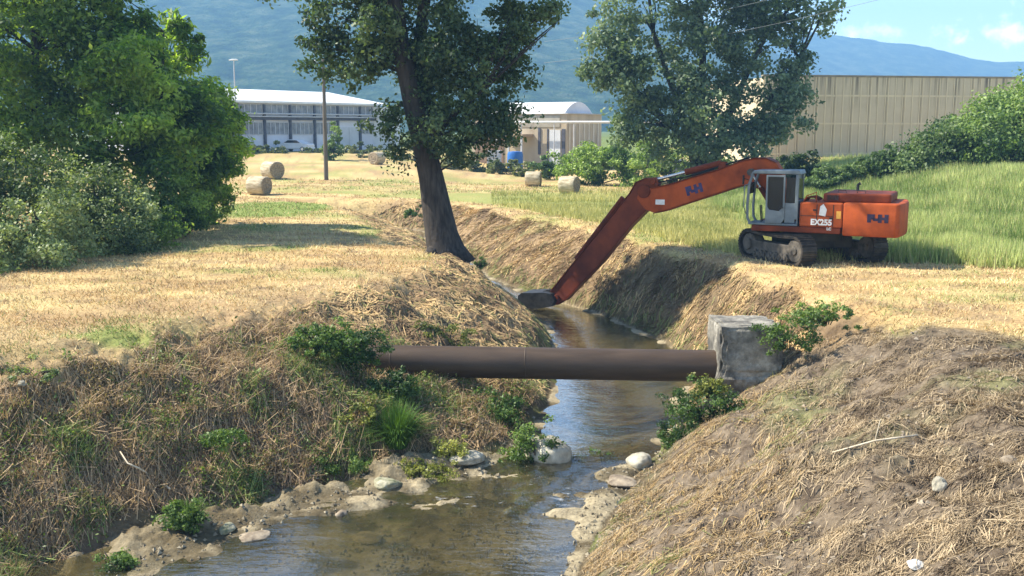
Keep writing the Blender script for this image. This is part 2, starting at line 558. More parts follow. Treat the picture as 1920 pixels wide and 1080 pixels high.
tag(ground, 'mown golden hay field cut by a ditch with sloping banks', 'ground', kind='structure')

# ------------------------------------------------------------------ water
wy = np.concatenate([np.arange(4, 24, 0.1), np.arange(24, 61, 0.25)])
wt = np.linspace(-0.18, 1.18, 70)
lc, lw, rw, rc, zw = channel(wy)
WX = lw[:, None] + (rw - lw)[:, None] * wt[None, :] + np.where(wt < 0, -0.5, np.where(wt > 1, 0.5, 0))[None, :]
WY = np.repeat(wy[:, None], len(wt), 1)
WZ = np.repeat(zw[:, None], len(wt), 1)
rf = sst(17.4, 18.6, WY) * sst(21.4, 20.2, WY)
WZ = WZ + rf * 0.07 * (fbm(WX * 3, WY * 4, 12, 3) - .5)
wmat, wnt, wb = new_mat('stream_water')
wnt.nodes.remove(wb)
wo = wnt.nodes['Material Output']
tr_ = wnt.nodes.new('ShaderNodeBsdfTransparent'); tr_.inputs[0].default_value = (0.70, 0.67, 0.50, 1)
df_ = wnt.nodes.new('ShaderNodeBsdfDiffuse'); df_.inputs[0].default_value = (0.075, 0.072, 0.042, 1)
gl_ = wnt.nodes.new('ShaderNodeBsdfGlossy'); gl_.inputs['Roughness'].default_value = 0.04; gl_.inputs[0].default_value = (1, 1, 1, 1)
wn1 = noise_node(wnt, 1.0, 4, 0.6, vec_scale=(2.2, 5.5, 1))
wbp = wnt.nodes.new('ShaderNodeBump'); wbp.inputs['Strength'].default_value = 0.3; wbp.inputs['Distance'].default_value = 0.06
wnt.links.new(wn1.outputs['Fac'], wbp.inputs['Height']); wnt.links.new(wbp.outputs[0], gl_.inputs['Normal'])
fr = wnt.nodes.new('ShaderNodeFresnel'); fr.inputs[0].default_value = 1.33
wnt.links.new(wbp.outputs[0], fr.inputs['Normal'])
frm = wnt.nodes.new('ShaderNodeMath'); frm.operation = 'MULTIPLY_ADD'; frm.inputs[1].default_value = 2.05; frm.inputs[2].default_value = 0.03; frm.use_clamp = True
wnt.links.new(fr.outputs[0], frm.inputs[0])
mx1 = wnt.nodes.new('ShaderNodeMixShader'); mx1.inputs[0].default_value = 0.28
wnt.links.new(tr_.outputs[0], mx1.inputs[1]); wnt.links.new(df_.outputs[0], mx1.inputs[2])
mx2 = wnt.nodes.new('ShaderNodeMixShader')
wnt.links.new(frm.outputs[0], mx2.inputs[0]); wnt.links.new(mx1.outputs[0], mx2.inputs[1]); wnt.links.new(gl_.outputs[0], mx2.inputs[2])
# broken white water on the riffle
fa = wnt.nodes.new('ShaderNodeAttribute'); fa.attribute_name = 'Col'
fn = noise_node(wnt, 1.0, 6, 0.7, vec_scale=(3.0, 9.0, 1))
fmul = wnt.nodes.new('ShaderNodeMath'); fmul.operation = 'MULTIPLY'
wnt.links.new(fa.outputs['Color'], fmul.inputs[0]); wnt.links.new(fn.outputs['Fac'], fmul.inputs[1])
fmr = wnt.nodes.new('ShaderNodeMapRange'); fmr.inputs[1].default_value = 0.58; fmr.inputs[2].default_value = 0.72; fmr.inputs[4].default_value = 0.6
wnt.links.new(fmul.outputs[0], fmr.inputs[0])
fd = wnt.nodes.new('ShaderNodeBsdfDiffuse'); fd.inputs[0].default_value = (0.6, 0.62, 0.62, 1)
mx3 = wnt.nodes.new('ShaderNodeMixShader')
wnt.links.new(fmr.outputs[0], mx3.inputs[0]); wnt.links.new(mx2.outputs[0], mx3.inputs[1]); wnt.links.new(fd.outputs[0], mx3.inputs[2])
wnt.links.new(mx3.outputs[0], wo.inputs[0])
foam = np.repeat((rf * (0.75 + 0.35 * fbm(WX * .9, WY * .9, 14, 3)))[..., None], 3, -1)
water = link('water', grid_mesh('water', np.stack([WX, WY, WZ], -1), foam), wmat)
tag(water, 'shallow brownish stream running through the ditch', 'stream', kind='structure')

# ------------------------------------------------------------------ mountains
mmat, mnt, mb_ = new_mat('wooded_slope')
mn = noise_node(mnt, 0.035, 10, 0.75)
mr_ = ramp(mnt, mn.outputs['Fac'], [(0.38, (0.018, 0.035, 0.015)), (0.5, (0.05, 0.09, 0.036)), (0.62, (0.13, 0.16, 0.08))])
mnt.links.new(mr_.outputs[0], mb_.inputs['Base Color']); mb_.inputs['Roughness'].default_value = 1.0; mb_.inputs['Specular IOR Level'].default_value = 0
mn2 = noise_node(mnt, 0.06, 6, 0.75)
mbp = mnt.nodes.new('ShaderNodeBump'); mbp.inputs['Strength'].default_value = 1.0; mbp.inputs['Distance'].default_value = 14
mnt.links.new(mn2.outputs['Fac'], mbp.inputs['Height']); mnt.links.new(mbp.outputs[0], mb_.inputs['Normal'])


def mountain(px_list, py_list, d0, d1, seed, label):
    pxs = np.linspace(-700, 2600, 520)
    ys = np.linspace(d0, d1, 130)
    ridge = np.interp(pxs, px_list, py_list)
    ridge = ridge + (fbm(pxs / 120, pxs * 0, seed, 4) - .5) * 10
    rh = (HORIZON - ridge) / F * d1 * 1.01
    t = (ys - d0) / (d1 - d0)
    YY = np.repeat(ys[:, None], len(pxs), 1)
    XX = (pxs[None, :] - 960) / F * YY
    prof = t ** 1.15
    gully = 1 + 0.28 * (fbm(XX / 260, YY / 420, seed + 3, 5) - .5) * np.sin(np.pi * t)[:, None]
    ZZ = rh[None, :] * prof[:, None] * gully + 5 * (fbm(XX / 30, YY / 30, seed + 5, 3) - .5) * np.minimum(1, t * 6)[:, None]
    # back slope
    o = link('mountain', grid_mesh('mountain', np.stack([XX, YY, ZZ - 3], -1)), mmat)
    tag(o, label, 'mountain', kind='structure')
    return o


mountain([-700, 0, 300, 700, 1000, 1150, 1330, 1450, 1540, 1640, 2600], [-40, -60, -75, -95, -60, -20, 40, 100, 160, 225, 243], 600, 1400, 5, 'blue hazy wooded mountainside rising behind the sheds and poplars')
mountain([-700, 900, 1300, 1480, 1550, 1630, 1720, 1800, 1860, 1920, 2100, 2600], [150, 120, 80, 62, 70, 80, 88, 106, 113, 114, 130, 150], 1500, 2200, 15, 'far blue ridge sloping down to the right above the beige wall')

# ================================================================== EXCAVATOR
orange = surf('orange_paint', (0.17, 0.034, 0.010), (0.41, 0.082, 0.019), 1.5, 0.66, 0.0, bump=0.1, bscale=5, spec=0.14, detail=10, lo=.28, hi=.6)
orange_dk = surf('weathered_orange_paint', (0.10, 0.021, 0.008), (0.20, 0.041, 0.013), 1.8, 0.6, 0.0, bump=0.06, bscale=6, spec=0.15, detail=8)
steel = surf('track_steel', (0.022, 0.02, 0.018), (0.075, 0.063, 0.05), 5, 0.6, 0.3, bump=0.3, bscale=20)
dusty = surf('dusty_steel', (0.05, 0.045, 0.038), (0.14, 0.12, 0.095), 5, 0.8, 0.0, bump=0.2)
blackm = surf('black_steel', (0.012, 0.012, 0.012), (0.03, 0.028, 0.026), 4, 0.6)
cabgrey = surf('cab_grey_paint', (0.10, 0.125, 0.14), (0.17, 0.20, 0.215), 2.5, 0.45, bump=0.03)
chrome = surf('chromed_rod', (0.55, 0.5, 0.47), (0.7, 0.66, 0.62), 4, 0.25, 0.8)
navy = surf('navy_decal', (0.03, 0.022, 0.075), (0.06, 0.045, 0.12), 5, 0.6)
white_dec = surf('white_decal', (0.62, 0.6, 0.56), (0.8, 0.78, 0.74), 6, 0.5)
yellow_dec = surf('yellow_decal', (0.65, 0.32, 0.05), (0.75, 0.42, 0.08), 6, 0.5)
glassm, gnt_, gb_ = new_mat('dark_glass')
gb_.inputs['Base Color'].default_value = (0.02, 0.025, 0.03, 1); gb_.inputs['Roughness'].default_value = 0.06
tr2 = gnt_.nodes.new('ShaderNodeBsdfTransparent'); tr2.inputs[0].default_value = (0.22, 0.25, 0.27, 1)
mg = gnt_.nodes.new('ShaderNodeMixShader'); mg.inputs[0].default_value = 0.45
gnt_.links.new(tr2.outputs[0], mg.inputs[1]); gnt_.links.new(gb_.outputs[0], mg.inputs[2])
gnt_.links.new(mg.outputs[0], gnt_.nodes['Material Output'].inputs[0])

EX_ROT = R(154)
EX_O = Vector((10.1, 34.0, 0.0))
EX_O.z = hz(EX_O.x, EX_O.y) + 0.02
ex = empty('excavator', EX_O, EX_ROT)
tag(ex, 'orange tracked excavator with grey cab reaching its long arm into the ditch', 'excavator')
EXM = Matrix.Translation(EX_O) @ Matrix.Rotation(EX_ROT, 4, 'Z')


def exl(px, py, yl=0.0):
    """pixel -> local (X,Z) on the excavator's plane local Y = yl"""
    d = ray(px, py)
    inv = EXM.inverted()
    o = inv @ Vector((0, 0, CAMZ)); dd = inv.to_3x3() @ d
    t = (yl - o.y) / dd.y
    p = o + dd * t
    return (p.x, p.z)


# ---- undercarriage
TRK = R(-67) - EX_ROT
for side in (1, -1):
    XF = Matrix.Rotation(TRK, 4, 'Z') @ Matrix.Translation((0, side * 1.45, 0.02))
    L, HT, W = 1.22, 0.94, 0.28
    r = HT / 2
    # path of the chain
    path = []
    N = 15
    for i in range(N): path.append((-L + 2 * L * i / N, HT - 0.05 * math.sin(math.pi * i / N), 1, 0))
    for i in range(8):
        a = math.pi / 2 - math.pi * i / 8; path.append((L + r * math.cos(a), r + r * math.sin(a), math.sin(a), -math.cos(a)))
    for i in range(N): path.append((L - 2 * L * i / N, 0, -1, 0))
    for i in range(8):
        a = -math.pi / 2 - math.pi * i / 8; path.append((-L + r * math.cos(a), r + r * math.sin(a), math.sin(a), -math.cos(a)))
    belt = MB(XF)
    n = len(path)
    inner = 0.07
    vs, fs = [], []
    cx_ = lambda p: (max(-L, min(L, p[0])), r)
    for p in path:
        c = cx_(p); dx, dz = p[0] - c[0], p[1] - c[1]
        l = math.hypot(dx, dz); k = (l - inner) / l
        q = (c[0] + dx * k, c[1] + dz * k)
        o = (c[0] + dx * 0.97, c[1] + dz * 0.97)
        vs += [(o[0], -W, o[1]), (o[0], W, o[1]), (q[0], W * .99, q[1]), (q[0], -W * .99, q[1])]
    for i in range(n):
        j = (i + 1) % n
        for k in range(4):
            fs.append((i * 4 + k, i * 4 + (k + 1) % 4, j * 4 + (k + 1) % 4, j * 4 + k))
    belt.add(vs, fs)
    for i in range(n):                       # shoes with grouser bars
        p, q = path[i], path[(i + 1) % n]
        mx_, mz_ = (p[0] + q[0]) / 2, (p[1] + q[1]) / 2
        tx, tz = q[0] - p[0], q[1] - p[1]; l = math.hypot(tx, tz); tx /= l; tz /= l
        nx, nz = -tz, tx
        for (a0, a1, h0, h1) in ((-.46 * l, .46 * l, -0.02, 0.022), (-.3 * l, -.2 * l, 0.02, 0.055), (.2 * l, .3 * l, .02, .055)):
            cs = [(mx_ + tx * a + nx * h, mz_ + tz * a + nz * h) for a, h in ((a0, h0), (a1, h0), (a1, h1), (a0, h1))]
            belt.prism_xz(cs, -W - 0.012, W + 0.012)
    tk = belt.build('track', steel, ex)
    fr_ = MB(XF)
    fr_.prism_xz([(-L + .1, .3), (L - .1, .3), (L - .25, .62), (-L + .25, .62)], -0.2, 0.2)
    fr_.build('track_frame', dusty, tk, bevel=.03)
    wl_ = MB(XF)
    wl_.cyl((L, -.22, r), (L, .22, r), r - .1, 24); wl_.cyl((L, -.27, r), (L, .27, r), .13, 14)
    wl_.build('idler_wheel', dusty, tk, bevel=.02, smooth='auto')
    sp = MB(XF)
    sp.cyl((-L, -.2, r), (-L, .2, r), r - .11, 20); sp.cyl((-L, -.29, r), (-L, .29, r), .2, 16)
    sp.build('drive_sprocket', dusty, tk, bevel=.02, smooth='auto')
    for k in range(7):
        ro = MB(XF); xx = -L + .42 + k * (2 * L - .84) / 6
        ro.cyl((xx, -.26, .2), (xx, .26, .2), .135, 16); ro.cyl((xx, -.3, .2), (xx, .3, .2), .06, 10)
        ro.build('track_roller', dusty, tk, smooth='auto')
cf = MB(Matrix.Rotation(TRK, 4, 'Z'))
cf.prism_xy([(-.8, -1.05), (.8, -1.05), (.55, -.5), (.55, .5), (.8, 1.05), (-.8, 1.05), (-.55, .5), (-.55, -.5)], .42, .82)
cf.build('centre_frame', blackm, ex, bevel=.04)
sr = MB(); sr.cyl((0, 0, .72), (0, 0, 1.015), .98, 32)
sr.build('slew_ring', blackm, ex, smooth='auto')

# ---- house
BZ, TZ = 1.02, 2.02
hs = MB()
hs.prism_xy([(1.75, 1.33), (1.75, .35), (1.9, .3), (1.9, -1.33), (-1.1, -1.33), (-1.1, 1.33)], BZ, BZ + .2)     # deck frame
hs.build('deck_frame', orange_dk, ex, bevel=.03)
bd = MB()
bd.prism_xy([(.2, 1.35), (.2, .42), (-1.15, .42), (-1.15, 1.35)], BZ + .203, TZ)
bd.prism_xy([(1.5, -.5), (1.5, -1.35), (-1.15, -1.35), (-1.15, -.5)], BZ + .203, TZ - .06)
body = bd.build('body_panel', orange, ex, bevel=.05)
sd = MB()
for xx in (-.35, -.86):
    sd.box(xx - .012, xx + .012, 1.346, 1.356, BZ + .24, TZ - .06)
sd.box(-.86, .17, 1.346, 1.358, BZ + .56, BZ + .575)
sd.build('panel_seam', blackm, body)
for (xa, za) in ((-.28, 1.75), (-.8, 1.5)):
    h_ = MB(); h_.box(xa - .05, xa + .05, 1.35, 1.375, za, za + .05); h_.build('panel_latch', blackm, body)
cw = MB()
pts = []
for (x_, y_) in ((-1.16, 1.37), (-2.1, 1.37)): pts.append((x_, y_))
for k in range(1, 12):
    a = math.pi / 2 * k / 12
    pts.append((-2.70 - .17 * math.sin(a), 1.20 + .17 * math.cos(a)))
for k in range(5):
    yy = 1.19 - 2.38 * k / 4; pts.append((-2.875 - .1 * (1 - (yy / 1.19) ** 2), yy))
for k in range(1, 12):
    a = math.pi / 2 * k / 12
    pts.append((-2.70 - .17 * math.cos(a), -1.20 - .17 * math.sin(a)))
pts += [(-2.1, -1.37), (-1.16, -1.37)]
cw.prism_xy(pts, BZ - .04, TZ + .02)
cwo = cw.build('counterweight', orange, ex, bevel=.06)
for p in cwo.data.polygons: p.use_smooth = abs(p.normal.z) < .5
hd = MB()
hd.prism_xy([(-.5, 1.2), (-.5, -1.2), (-2.55, -1.05), (-2.55, 1.05)], TZ + .003, TZ + .3)
hood = hd.build('engine_hood', orange_dk, ex, bevel=.06)
gr_ = MB()
for k in range(6): gr_.box(-.67 - k * .06, -.64 - k * .06, 1.17, 1.205, TZ + .08, TZ + .24)
gr_.build('hood_grille', blackm, hood)
for (xa, ya) in ((-.9, .8), (-1.5, .8)):
    h_ = MB(); h_.tube([(xa, ya, TZ + .3), (xa, ya, TZ + .38), (xa - .25, ya, TZ + .38), (xa - .25, ya, TZ + .3)], .014, 6); h_.build('hood_handle', blackm, hood)
ep = MB(); ep.tube([(-1.35, -.4, TZ + .28), (-1.35, -.4, TZ + .5), (-1.43, -.4, TZ + .56)], .05, 12)
ep.build('exhaust_pipe', blackm, ex, smooth='auto')
# hoses and step in front of the hood
hv = MB()
for k in range(4):
    y0 = .9 - k * .2
    hv.tube([(.12, y0, TZ), (.05, y0, TZ + .12), (-.15, y0 - .05, TZ + .14), (-.33, y0 - .06, TZ + .05)], .03, 8)
hv.build('hose_bundle', orange_dk, ex, smooth=True)
rl = MB(); rl.tube([(-.3, 1.25, TZ), (-.3, 1.25, TZ + .32), (.0, 1.25, TZ + .2), (.1, 1.25, TZ)], .02, 8)
rl.build('handrail', orange, ex, smooth=True)
mir = MB(); mir.tube([(1.9, 1.3, 2.7), (2.05, 1.42, 2.75)], .015, 6); mir.box(2.02, 2.05, 1.36, 1.52, 2.55, 2.85)
mir.build('mirror', blackm, ex)

# ---- cab (left of the boom, towards the viewer)
CX0, CX1, CY0, CY1, CZ0, CZ1 = .25, 1.9, .42, 1.38, BZ + .21, 3.0
cb = MB()
def post(a, b, w=.055): cb.tube([a, b], [w, w], 4)
for yy in (CY0 + .04, CY1 - .04):
    cb.tube([(CX1 - .12, yy, CZ0 + .03), (CX1 - .02, yy, CZ0 + .2), (CX1, yy, CZ0 + .6), (CX1 - .04, yy, CZ1 - .45), (CX1 - .16, yy, CZ1 - .08)], .05, 6)   # curved front post
    cb.box(CX0, CX0 + .1, yy - .05, yy + .05, CZ0 + .21, CZ1 - .1)
cb.box(CX0, CX1 - .05, CY0, CY1, CZ0, CZ0 + .07)
cb.box(CX0, CX0 + .06, CY0 + .05, CY1 - .05, CZ0 + .07, CZ0 + .82)
cb.box(CX0 + .07, CX0 + .1, CY0 + .05, CY1 - .05, CZ1 - .25, CZ1 - .1)
cabo = cb.build('cab', cabgrey, ex, bevel=.015)
rfm = MB(); rfm.prism_xz([(CX0 - .06, CZ1 - .1), (CX1 - .1, CZ1 - .1), (CX1 - .2, CZ1 + .02), (CX0, CZ1 + .04)], CY0 - .02, CY1 + .02)
rfm.build('cab_roof', cabgrey, cabo, bevel=.03)
dr = MB()
DZ = CZ0 + .07
dr.prism_xz([(CX0 + .42, DZ + .15), (CX0 + .52, DZ), (CX0 + 1.04, DZ), (CX0 + 1.04, DZ + .62), (CX0 + .92, DZ + .44), (CX0 + .6, DZ + .40), (CX0 + .42, DZ + .6)], CY1 - .02, CY1 + .03)
for (xa, xb, za, zb) in ((CX0 + .42, CX0 + .48, DZ + .4, CZ1 - .13), (CX0 + .98, CX0 + 1.04, DZ + .4, CZ1 - .13), (CX0 + .45, CX0 + 1.0, CZ1 - .19, CZ1 - .13)):
    dr.box(xa, xb, CY1 - .015, CY1 + .034, za, zb)
door = dr.build('door', cabgrey, cabo, bevel=.012)
dw = MB(); dw.box(CX0 + .48, CX0 + .98, CY1 + .0, CY1 + .008, DZ + .3, CZ1 - .19); dw.build('door_window', glassm, door)
dh = MB(); dh.box(CX0 + .46, CX0 + .58, CY1 + .035, CY1 + .06, DZ + .5, DZ + .54); dh.build('handle', blackm, door)
sw_ = MB(); sw_.box(CX0 + .1, CX0 + .40, CY1 - .03, CY1 - .022, CZ0 + .75, CZ1 - .2); sw_.build('side_window', glassm, cabo)
sp_ = MB(); sp_.box(CX0 + .1, CX0 + .42, CY1 - .05, CY1 - .01, CZ0 + .1, CZ0 + .74); sp_.build('lower_panel', cabgrey, cabo)
rw_ = MB(); rw_.box(CX0 + .01, CX0 + .02, CY0 + .1, CY1 - .1, CZ0 + .85, CZ1 - .26); rw_.build('rear_window', glassm, cabo)
fw = MB()
fw.box(CX1 - .03, CX1 - .02, CY0 + .09, CY1 - .09, CZ0 + 1.0, CZ1 - .4)
fwo = fw.build('front_window', glassm, cabo)
st = MB(); st.box(.62, 1.1, .65, 1.12, CZ0 + .3, CZ0 + .5); st.prism_xz([(.55, CZ0 + .45), (.7, CZ0 + .45), (.62, CZ0 + 1.2), (.5, CZ0 + 1.2)], .66, 1.1)
st.box(.68, 1.05, .7, 1.05, CZ0 + .07, CZ0 + .3)
st.build('seat', blackm, cabo, bevel=.05)
for yy in (.55, 1.22):
    ct = MB(); ct.box(.9, 1.25, yy - .06, yy + .06, CZ0 + .45, CZ0 + .6); co2 = ct.build('armrest', blackm, cabo)
    ct = MB(); ct.tube([(1.2, yy, CZ0 + .58), (1.24, yy, CZ0 + .8)], .02, 6); ct.build('control_lever', blackm, co2)
for yy in (.8, 1.0):
    ct = MB(); ct.tube([(1.5, yy, CZ0 + .07), (1.55, yy, CZ0 + .62)], .02, 6); ct.build('control_lever', blackm, cabo)
gh = MB(); gh.tube([(CX1 + .02, CY1 + .02, CZ0 + .35), (CX1 + .1, CY1 + .06, CZ0 + .6), (CX1 + .08, CY1 + .06, CZ0 + 1.3), (CX1 - .02, CY1 + .02, CZ1 - .45)], .018, 6)
gh.build('grab_rail', cabgrey, cabo, smooth=True)

# ---- boom, stick, bucket: outlines on the boom's own plane, 0.5 m thick
BY = -0.05
def outl(pp): return [exl(a, b, BY) for a, b in pp]
boom_px = [(1213, 392), (1198, 372), (1204, 350), (1228, 352), (1262, 345), (1300, 333), (1350, 318), (1392, 303), (1418, 297), (1440, 297), (1458, 305), (1468, 320), (1482, 372), (1488, 402), (1462, 408),
           (1448, 380), (1428, 352), (1408, 345), (1388, 349), (1340, 365), (1290, 381), (1252, 394), (1230, 398)]
bm_ = MB(); bm_.prism_xz(outl(boom_px), BY - .27, BY + .27)
boom = bm_.build('boom', orange, ex, bevel=.035)
ed = MB()
top = outl([(1228, 352), (1262, 345), (1300, 333), (1350, 318), (1392, 303), (1418, 297), (1440, 297), (1458, 305)])
for i in range(len(top) - 1):
    (x0, z0), (x1, z1) = top[i], top[i + 1]
    ed.prism_xz([(x0, z0 + .004), (x1, z1 + .004), (x1, z1 + .03), (x0, z0 + .03)], BY - .33, BY + .33)
bot = outl([(1428, 352), (1408, 345), (1388, 349), (1340, 365), (1290, 381), (1252, 394), (1230, 398)])
for i in range(len(bot) - 1):
    (x0, z0), (x1, z1) = bot[i], bot[i + 1]
    ed.prism_xz([(x0, z0 - .004), (x1, z1 - .004), (x1, z1 - .03), (x0, z0 - .03)], BY - .33, BY + .33)
ed.build('boom_flange', orange_dk, boom)
def on(px, py): p = exl(px, py, BY); return Vector((p[0], BY, p[1]))
# boom lift rams on each side
for s_ in (1, -1):
    a, b = on(1413, 322), on(1452, 385)
    a.y = b.y = BY + s_ * .40
    c1 = MB(); c1.cyl(a.lerp(b, .45), b, .085, 14); cyl_ = c1.build('lift_ram', orange_dk, boom, smooth='auto')
    c2 = MB(); c2.cyl(a, a.lerp(b, .5), .05, 12); c2.build('ram_rod', chrome, cyl_, smooth='auto')
    c3 = MB(); c3.cyl(Vector((a.x, BY + s_ * .275, a.z)), Vector((a.x, BY + s_ * .5, a.z)), .12, 14); c3.build('ram_pin', dusty, cyl_, smooth='auto')
a, b = on(1352, 306), on(1226, 338)
c1 = MB(); c1.cyl(a, a.lerp(b, .52), .115, 16); cyl_ = c1.build('stick_ram', orange_dk, boom, smooth='auto')
c2 = MB(); c2.cyl(a.lerp(b, .5), b, .06, 12); c2.build('ram_rod', chrome, cyl_, smooth='auto')
lug = MB(); p_ = on(1356, 312); lug.prism_xz([(p_.x - .2, p_.z - .2), (p_.x + .2, p_.z - .2), (p_.x + .05, p_.z + .16), (p_.x - .1, p_.z + .16)], BY - .16, BY - .12)
lug.prism_xz([(p_.x - .2, p_.z - .2), (p_.x + .2, p_.z - .2), (p_.x + .05, p_.z + .16), (p_.x - .1, p_.z + .16)], BY + .12, BY + .16)
lug.build('ram_bracket', orange_dk, boom)
hsb = MB()
for k, oy in enumerate((-.12, 0, .12)):
    hsb.tube([on(1405, 298) + Vector((0, oy, .05)), on(1350, 315) + Vector((0, oy, .06)), on(1290, 334) + Vector((0, oy, .06)), on(1240, 346) + Vector((0, oy, .1)), on(1215, 342) + Vector((0, oy, .12))], .025, 6)
hsb.build('hydraulic_hose', blackm, boom, smooth=True)

stick_px = [(1034, 560), (1037, 545), (1185, 362), (1196, 342), (1214, 334), (1232, 332), (1238, 344), (1230, 362), (1224, 384), (1208, 400), (1184, 424), (1133, 488), (1062, 562), (1050, 570), (1040, 570)]
SX = MB(); SX.prism_xz(outl(stick_px), BY - .205, BY + .205)
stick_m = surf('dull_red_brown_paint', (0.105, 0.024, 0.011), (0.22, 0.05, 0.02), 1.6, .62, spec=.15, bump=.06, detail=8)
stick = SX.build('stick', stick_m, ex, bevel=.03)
sf = MB()
for pp in ([(1037, 545), (1185, 362), (1196, 342), (1214, 334)], [(1224, 384), (1208, 400), (1184, 424), (1133, 488), (1062, 562)]):
    o_ = outl(pp); sg = 1 if pp[0][0] < 1100 else -1
    for i in range(len(o_) - 1):
        (x0, z0), (x1, z1) = o_[i], o_[i + 1]
        dx, dz = x1 - x0, z1 - z0; l = math.hypot(dx, dz); nx, nz = -dz / l, dx / l
        if nx * sg < 0: nx, nz = -nx, -nz
        sf.prism_xz([(x0 + nx * .004, z0 + nz * .004), (x1 + nx * .004, z1 + nz * .004), (x1 + nx * .028, z1 + nz * .028), (x0 + nx * .028, z0 + nz * .028)], BY - .25, BY + .25)
sf.build('stick_flange', orange_dk, stick)
for (px_, py_, r_) in ((1212, 358, .24), (1228, 340, .11), (1048, 556, .11)):
    pk = MB(); p_ = on(px_, py_); pk.cyl(p_ + Vector((0, -.33, 0)), p_ + Vector((0, .33, 0)), r_, 20)
    pk.build('pivot_pin', orange_dk, stick, smooth='auto', bevel=.02)
a, b = on(1168, 372), on(1080, 490)
c1 = MB(); c1.cyl(a + Vector((0, 0, .04)), b + Vector((0, 0, .1)), .085, 14); c1.build('bucket_ram', orange_dk, stick, smooth='auto')
# wide ditching bucket
bk_px = [(981, 569), (982, 551), (988, 546), (1030, 545), (1043, 548), (1050, 560), (1044, 571), (1018, 575), (988, 574)]
bo = outl(bk_px)
cxb = sum(p[0] for p in bo) / len(bo); czb = sum(p[1] for p in bo) / len(bo)
bk = MB()
BWD = .5
for s_ in (-1, 1): bk.prism_xz(bo, BY + s_ * BWD - .02, BY + s_ * BWD + .02)
for i in range(len(bo) - 2):
    (x0, z0), (x1, z1) = bo[i], bo[i + 1]
    k = .93
    bk.prism_xz([(x0, z0), (x1, z1), (cxb + (x1 - cxb) * k, czb + (z1 - czb) * k), (cxb + (x0 - cxb) * k, czb + (z0 - czb) * k)], BY - BWD, BY + BWD)
bucket = bk.build('bucket', surf('muddy_steel', (0.014, 0.014, 0.014), (0.05, 0.046, 0.042), 4, 0.5, 0.2, bump=.2), ex)
for k in range(6):
    tm = MB(); yy = BY - BWD + .08 + k * (2 * BWD - .16) / 5; q_ = bo[0]
    tm.prism_xz([(q_[0] - .02, q_[1] + .03), (q_[0] + .17, q_[1] - .03), (q_[0] - .02, q_[1] - .05)], yy - .04, yy + .04); tm.build('tooth', dusty, bucket)
lk = MB(); lk.cyl(on(1082, 494) + Vector((0, .12, .06)), on(1046, 546) + Vector((0, .12, .1)), .05, 10); lk.build('bucket_link', blackm, stick, smooth='auto')
br = MB()
p0, p1 = on(1044, 548), on(1022, 548)
for s_ in (-.14, .14): br.prism_xz([(p0.x - .12, p0.z - .05), (p0.x + .05, p0.z + .12), (p1.x, p1.z + .08), (p1.x + .1, p1.z - .1)], BY + s_ - .025, BY + s_ + .025)
br.build('bucket_bracket', blackm, bucket)


# ---- lettering
def text(body_, size, mat, parent, mw, name='lettering', bold=0.0, ext=.004, sx=1.0):
    cu = bpy.data.curves.new(name, 'FONT')
    cu.body = body_; cu.size = size; cu.offset = bold; cu.extrude = ext
    cu.align_x = 'CENTER'; cu.align_y = 'CENTER'
    o = bpy.data.objects.new(name, cu); C.objects.link(o)
    cu.materials.append(mat)
    dg = bpy.context.evaluated_depsgraph_get()
    me = bpy.data.meshes.new_from_object(o.evaluated_get(dg))
    bpy.data.objects.remove(o)
    me.transform(Matrix.Scale(sx, 4, Vector((1, 0, 0))))
    me.transform(mw)
    o2 = link(name, me, None, parent)
    return o2


def sideM(x, y, z, tilt=0.0):                # text on the +Y side, read by the viewer (local -X is to the right)
    return Matrix.Translation((x, y, z)) @ Matrix.Rotation(math.pi, 4, 'Z') @ Matrix.Rotation(math.pi / 2, 4, 'X') @ Matrix.Rotation(tilt, 4, 'Z')


text('EX255', .26, white_dec, body, sideM(-.50, 1.363, BZ + .36), bold=.012, sx=.95)
text('LC', .12, white_dec, body, sideM(-.75, 1.363, BZ + .16), bold=.006)
pl = MB(); pl.prism_xz([(-.42, 1.62), (-.62, 1.58), (-.66, 1.8), (-.55, 1.98), (-.45, 1.9)], 1.353, 1.36); pl.build('white_sticker', white_dec, body)
pl = MB(); pl.box(-.96, -1.1, 1.353, 1.361, 1.52, 1.76); pl.build('yellow_sticker', yellow_dec, body)
a, b = on(1282, 362), on(1330, 348)
tl_ = math.atan2(b.z - a.z, -(b.x - a.x))
text('F-H', .37, navy, boom, sideM((a.x + b.x) / 2, BY + .272, (a.z + b.z) / 2, tl_), bold=.035, sx=1.05)
p_ = on(1242, 378)
pl = MB(); pl.box(p_.x - .17, p_.x + .17, BY + .271, BY + .276, p_.z - .09, p_.z + .09); pl.build('white_sticker', white_dec, boom)
# the same letters on the side of the counterweight
rearM = sideM(-2.22, 1.373, 1.56)
navy2 = surf('worn_navy_decal', (0.02, 0.013, 0.035), (0.04, 0.026, 0.06), 5, 0.7)
text('F-H', .30, navy2, cwo, rearM, bold=.03, sx=1.35)

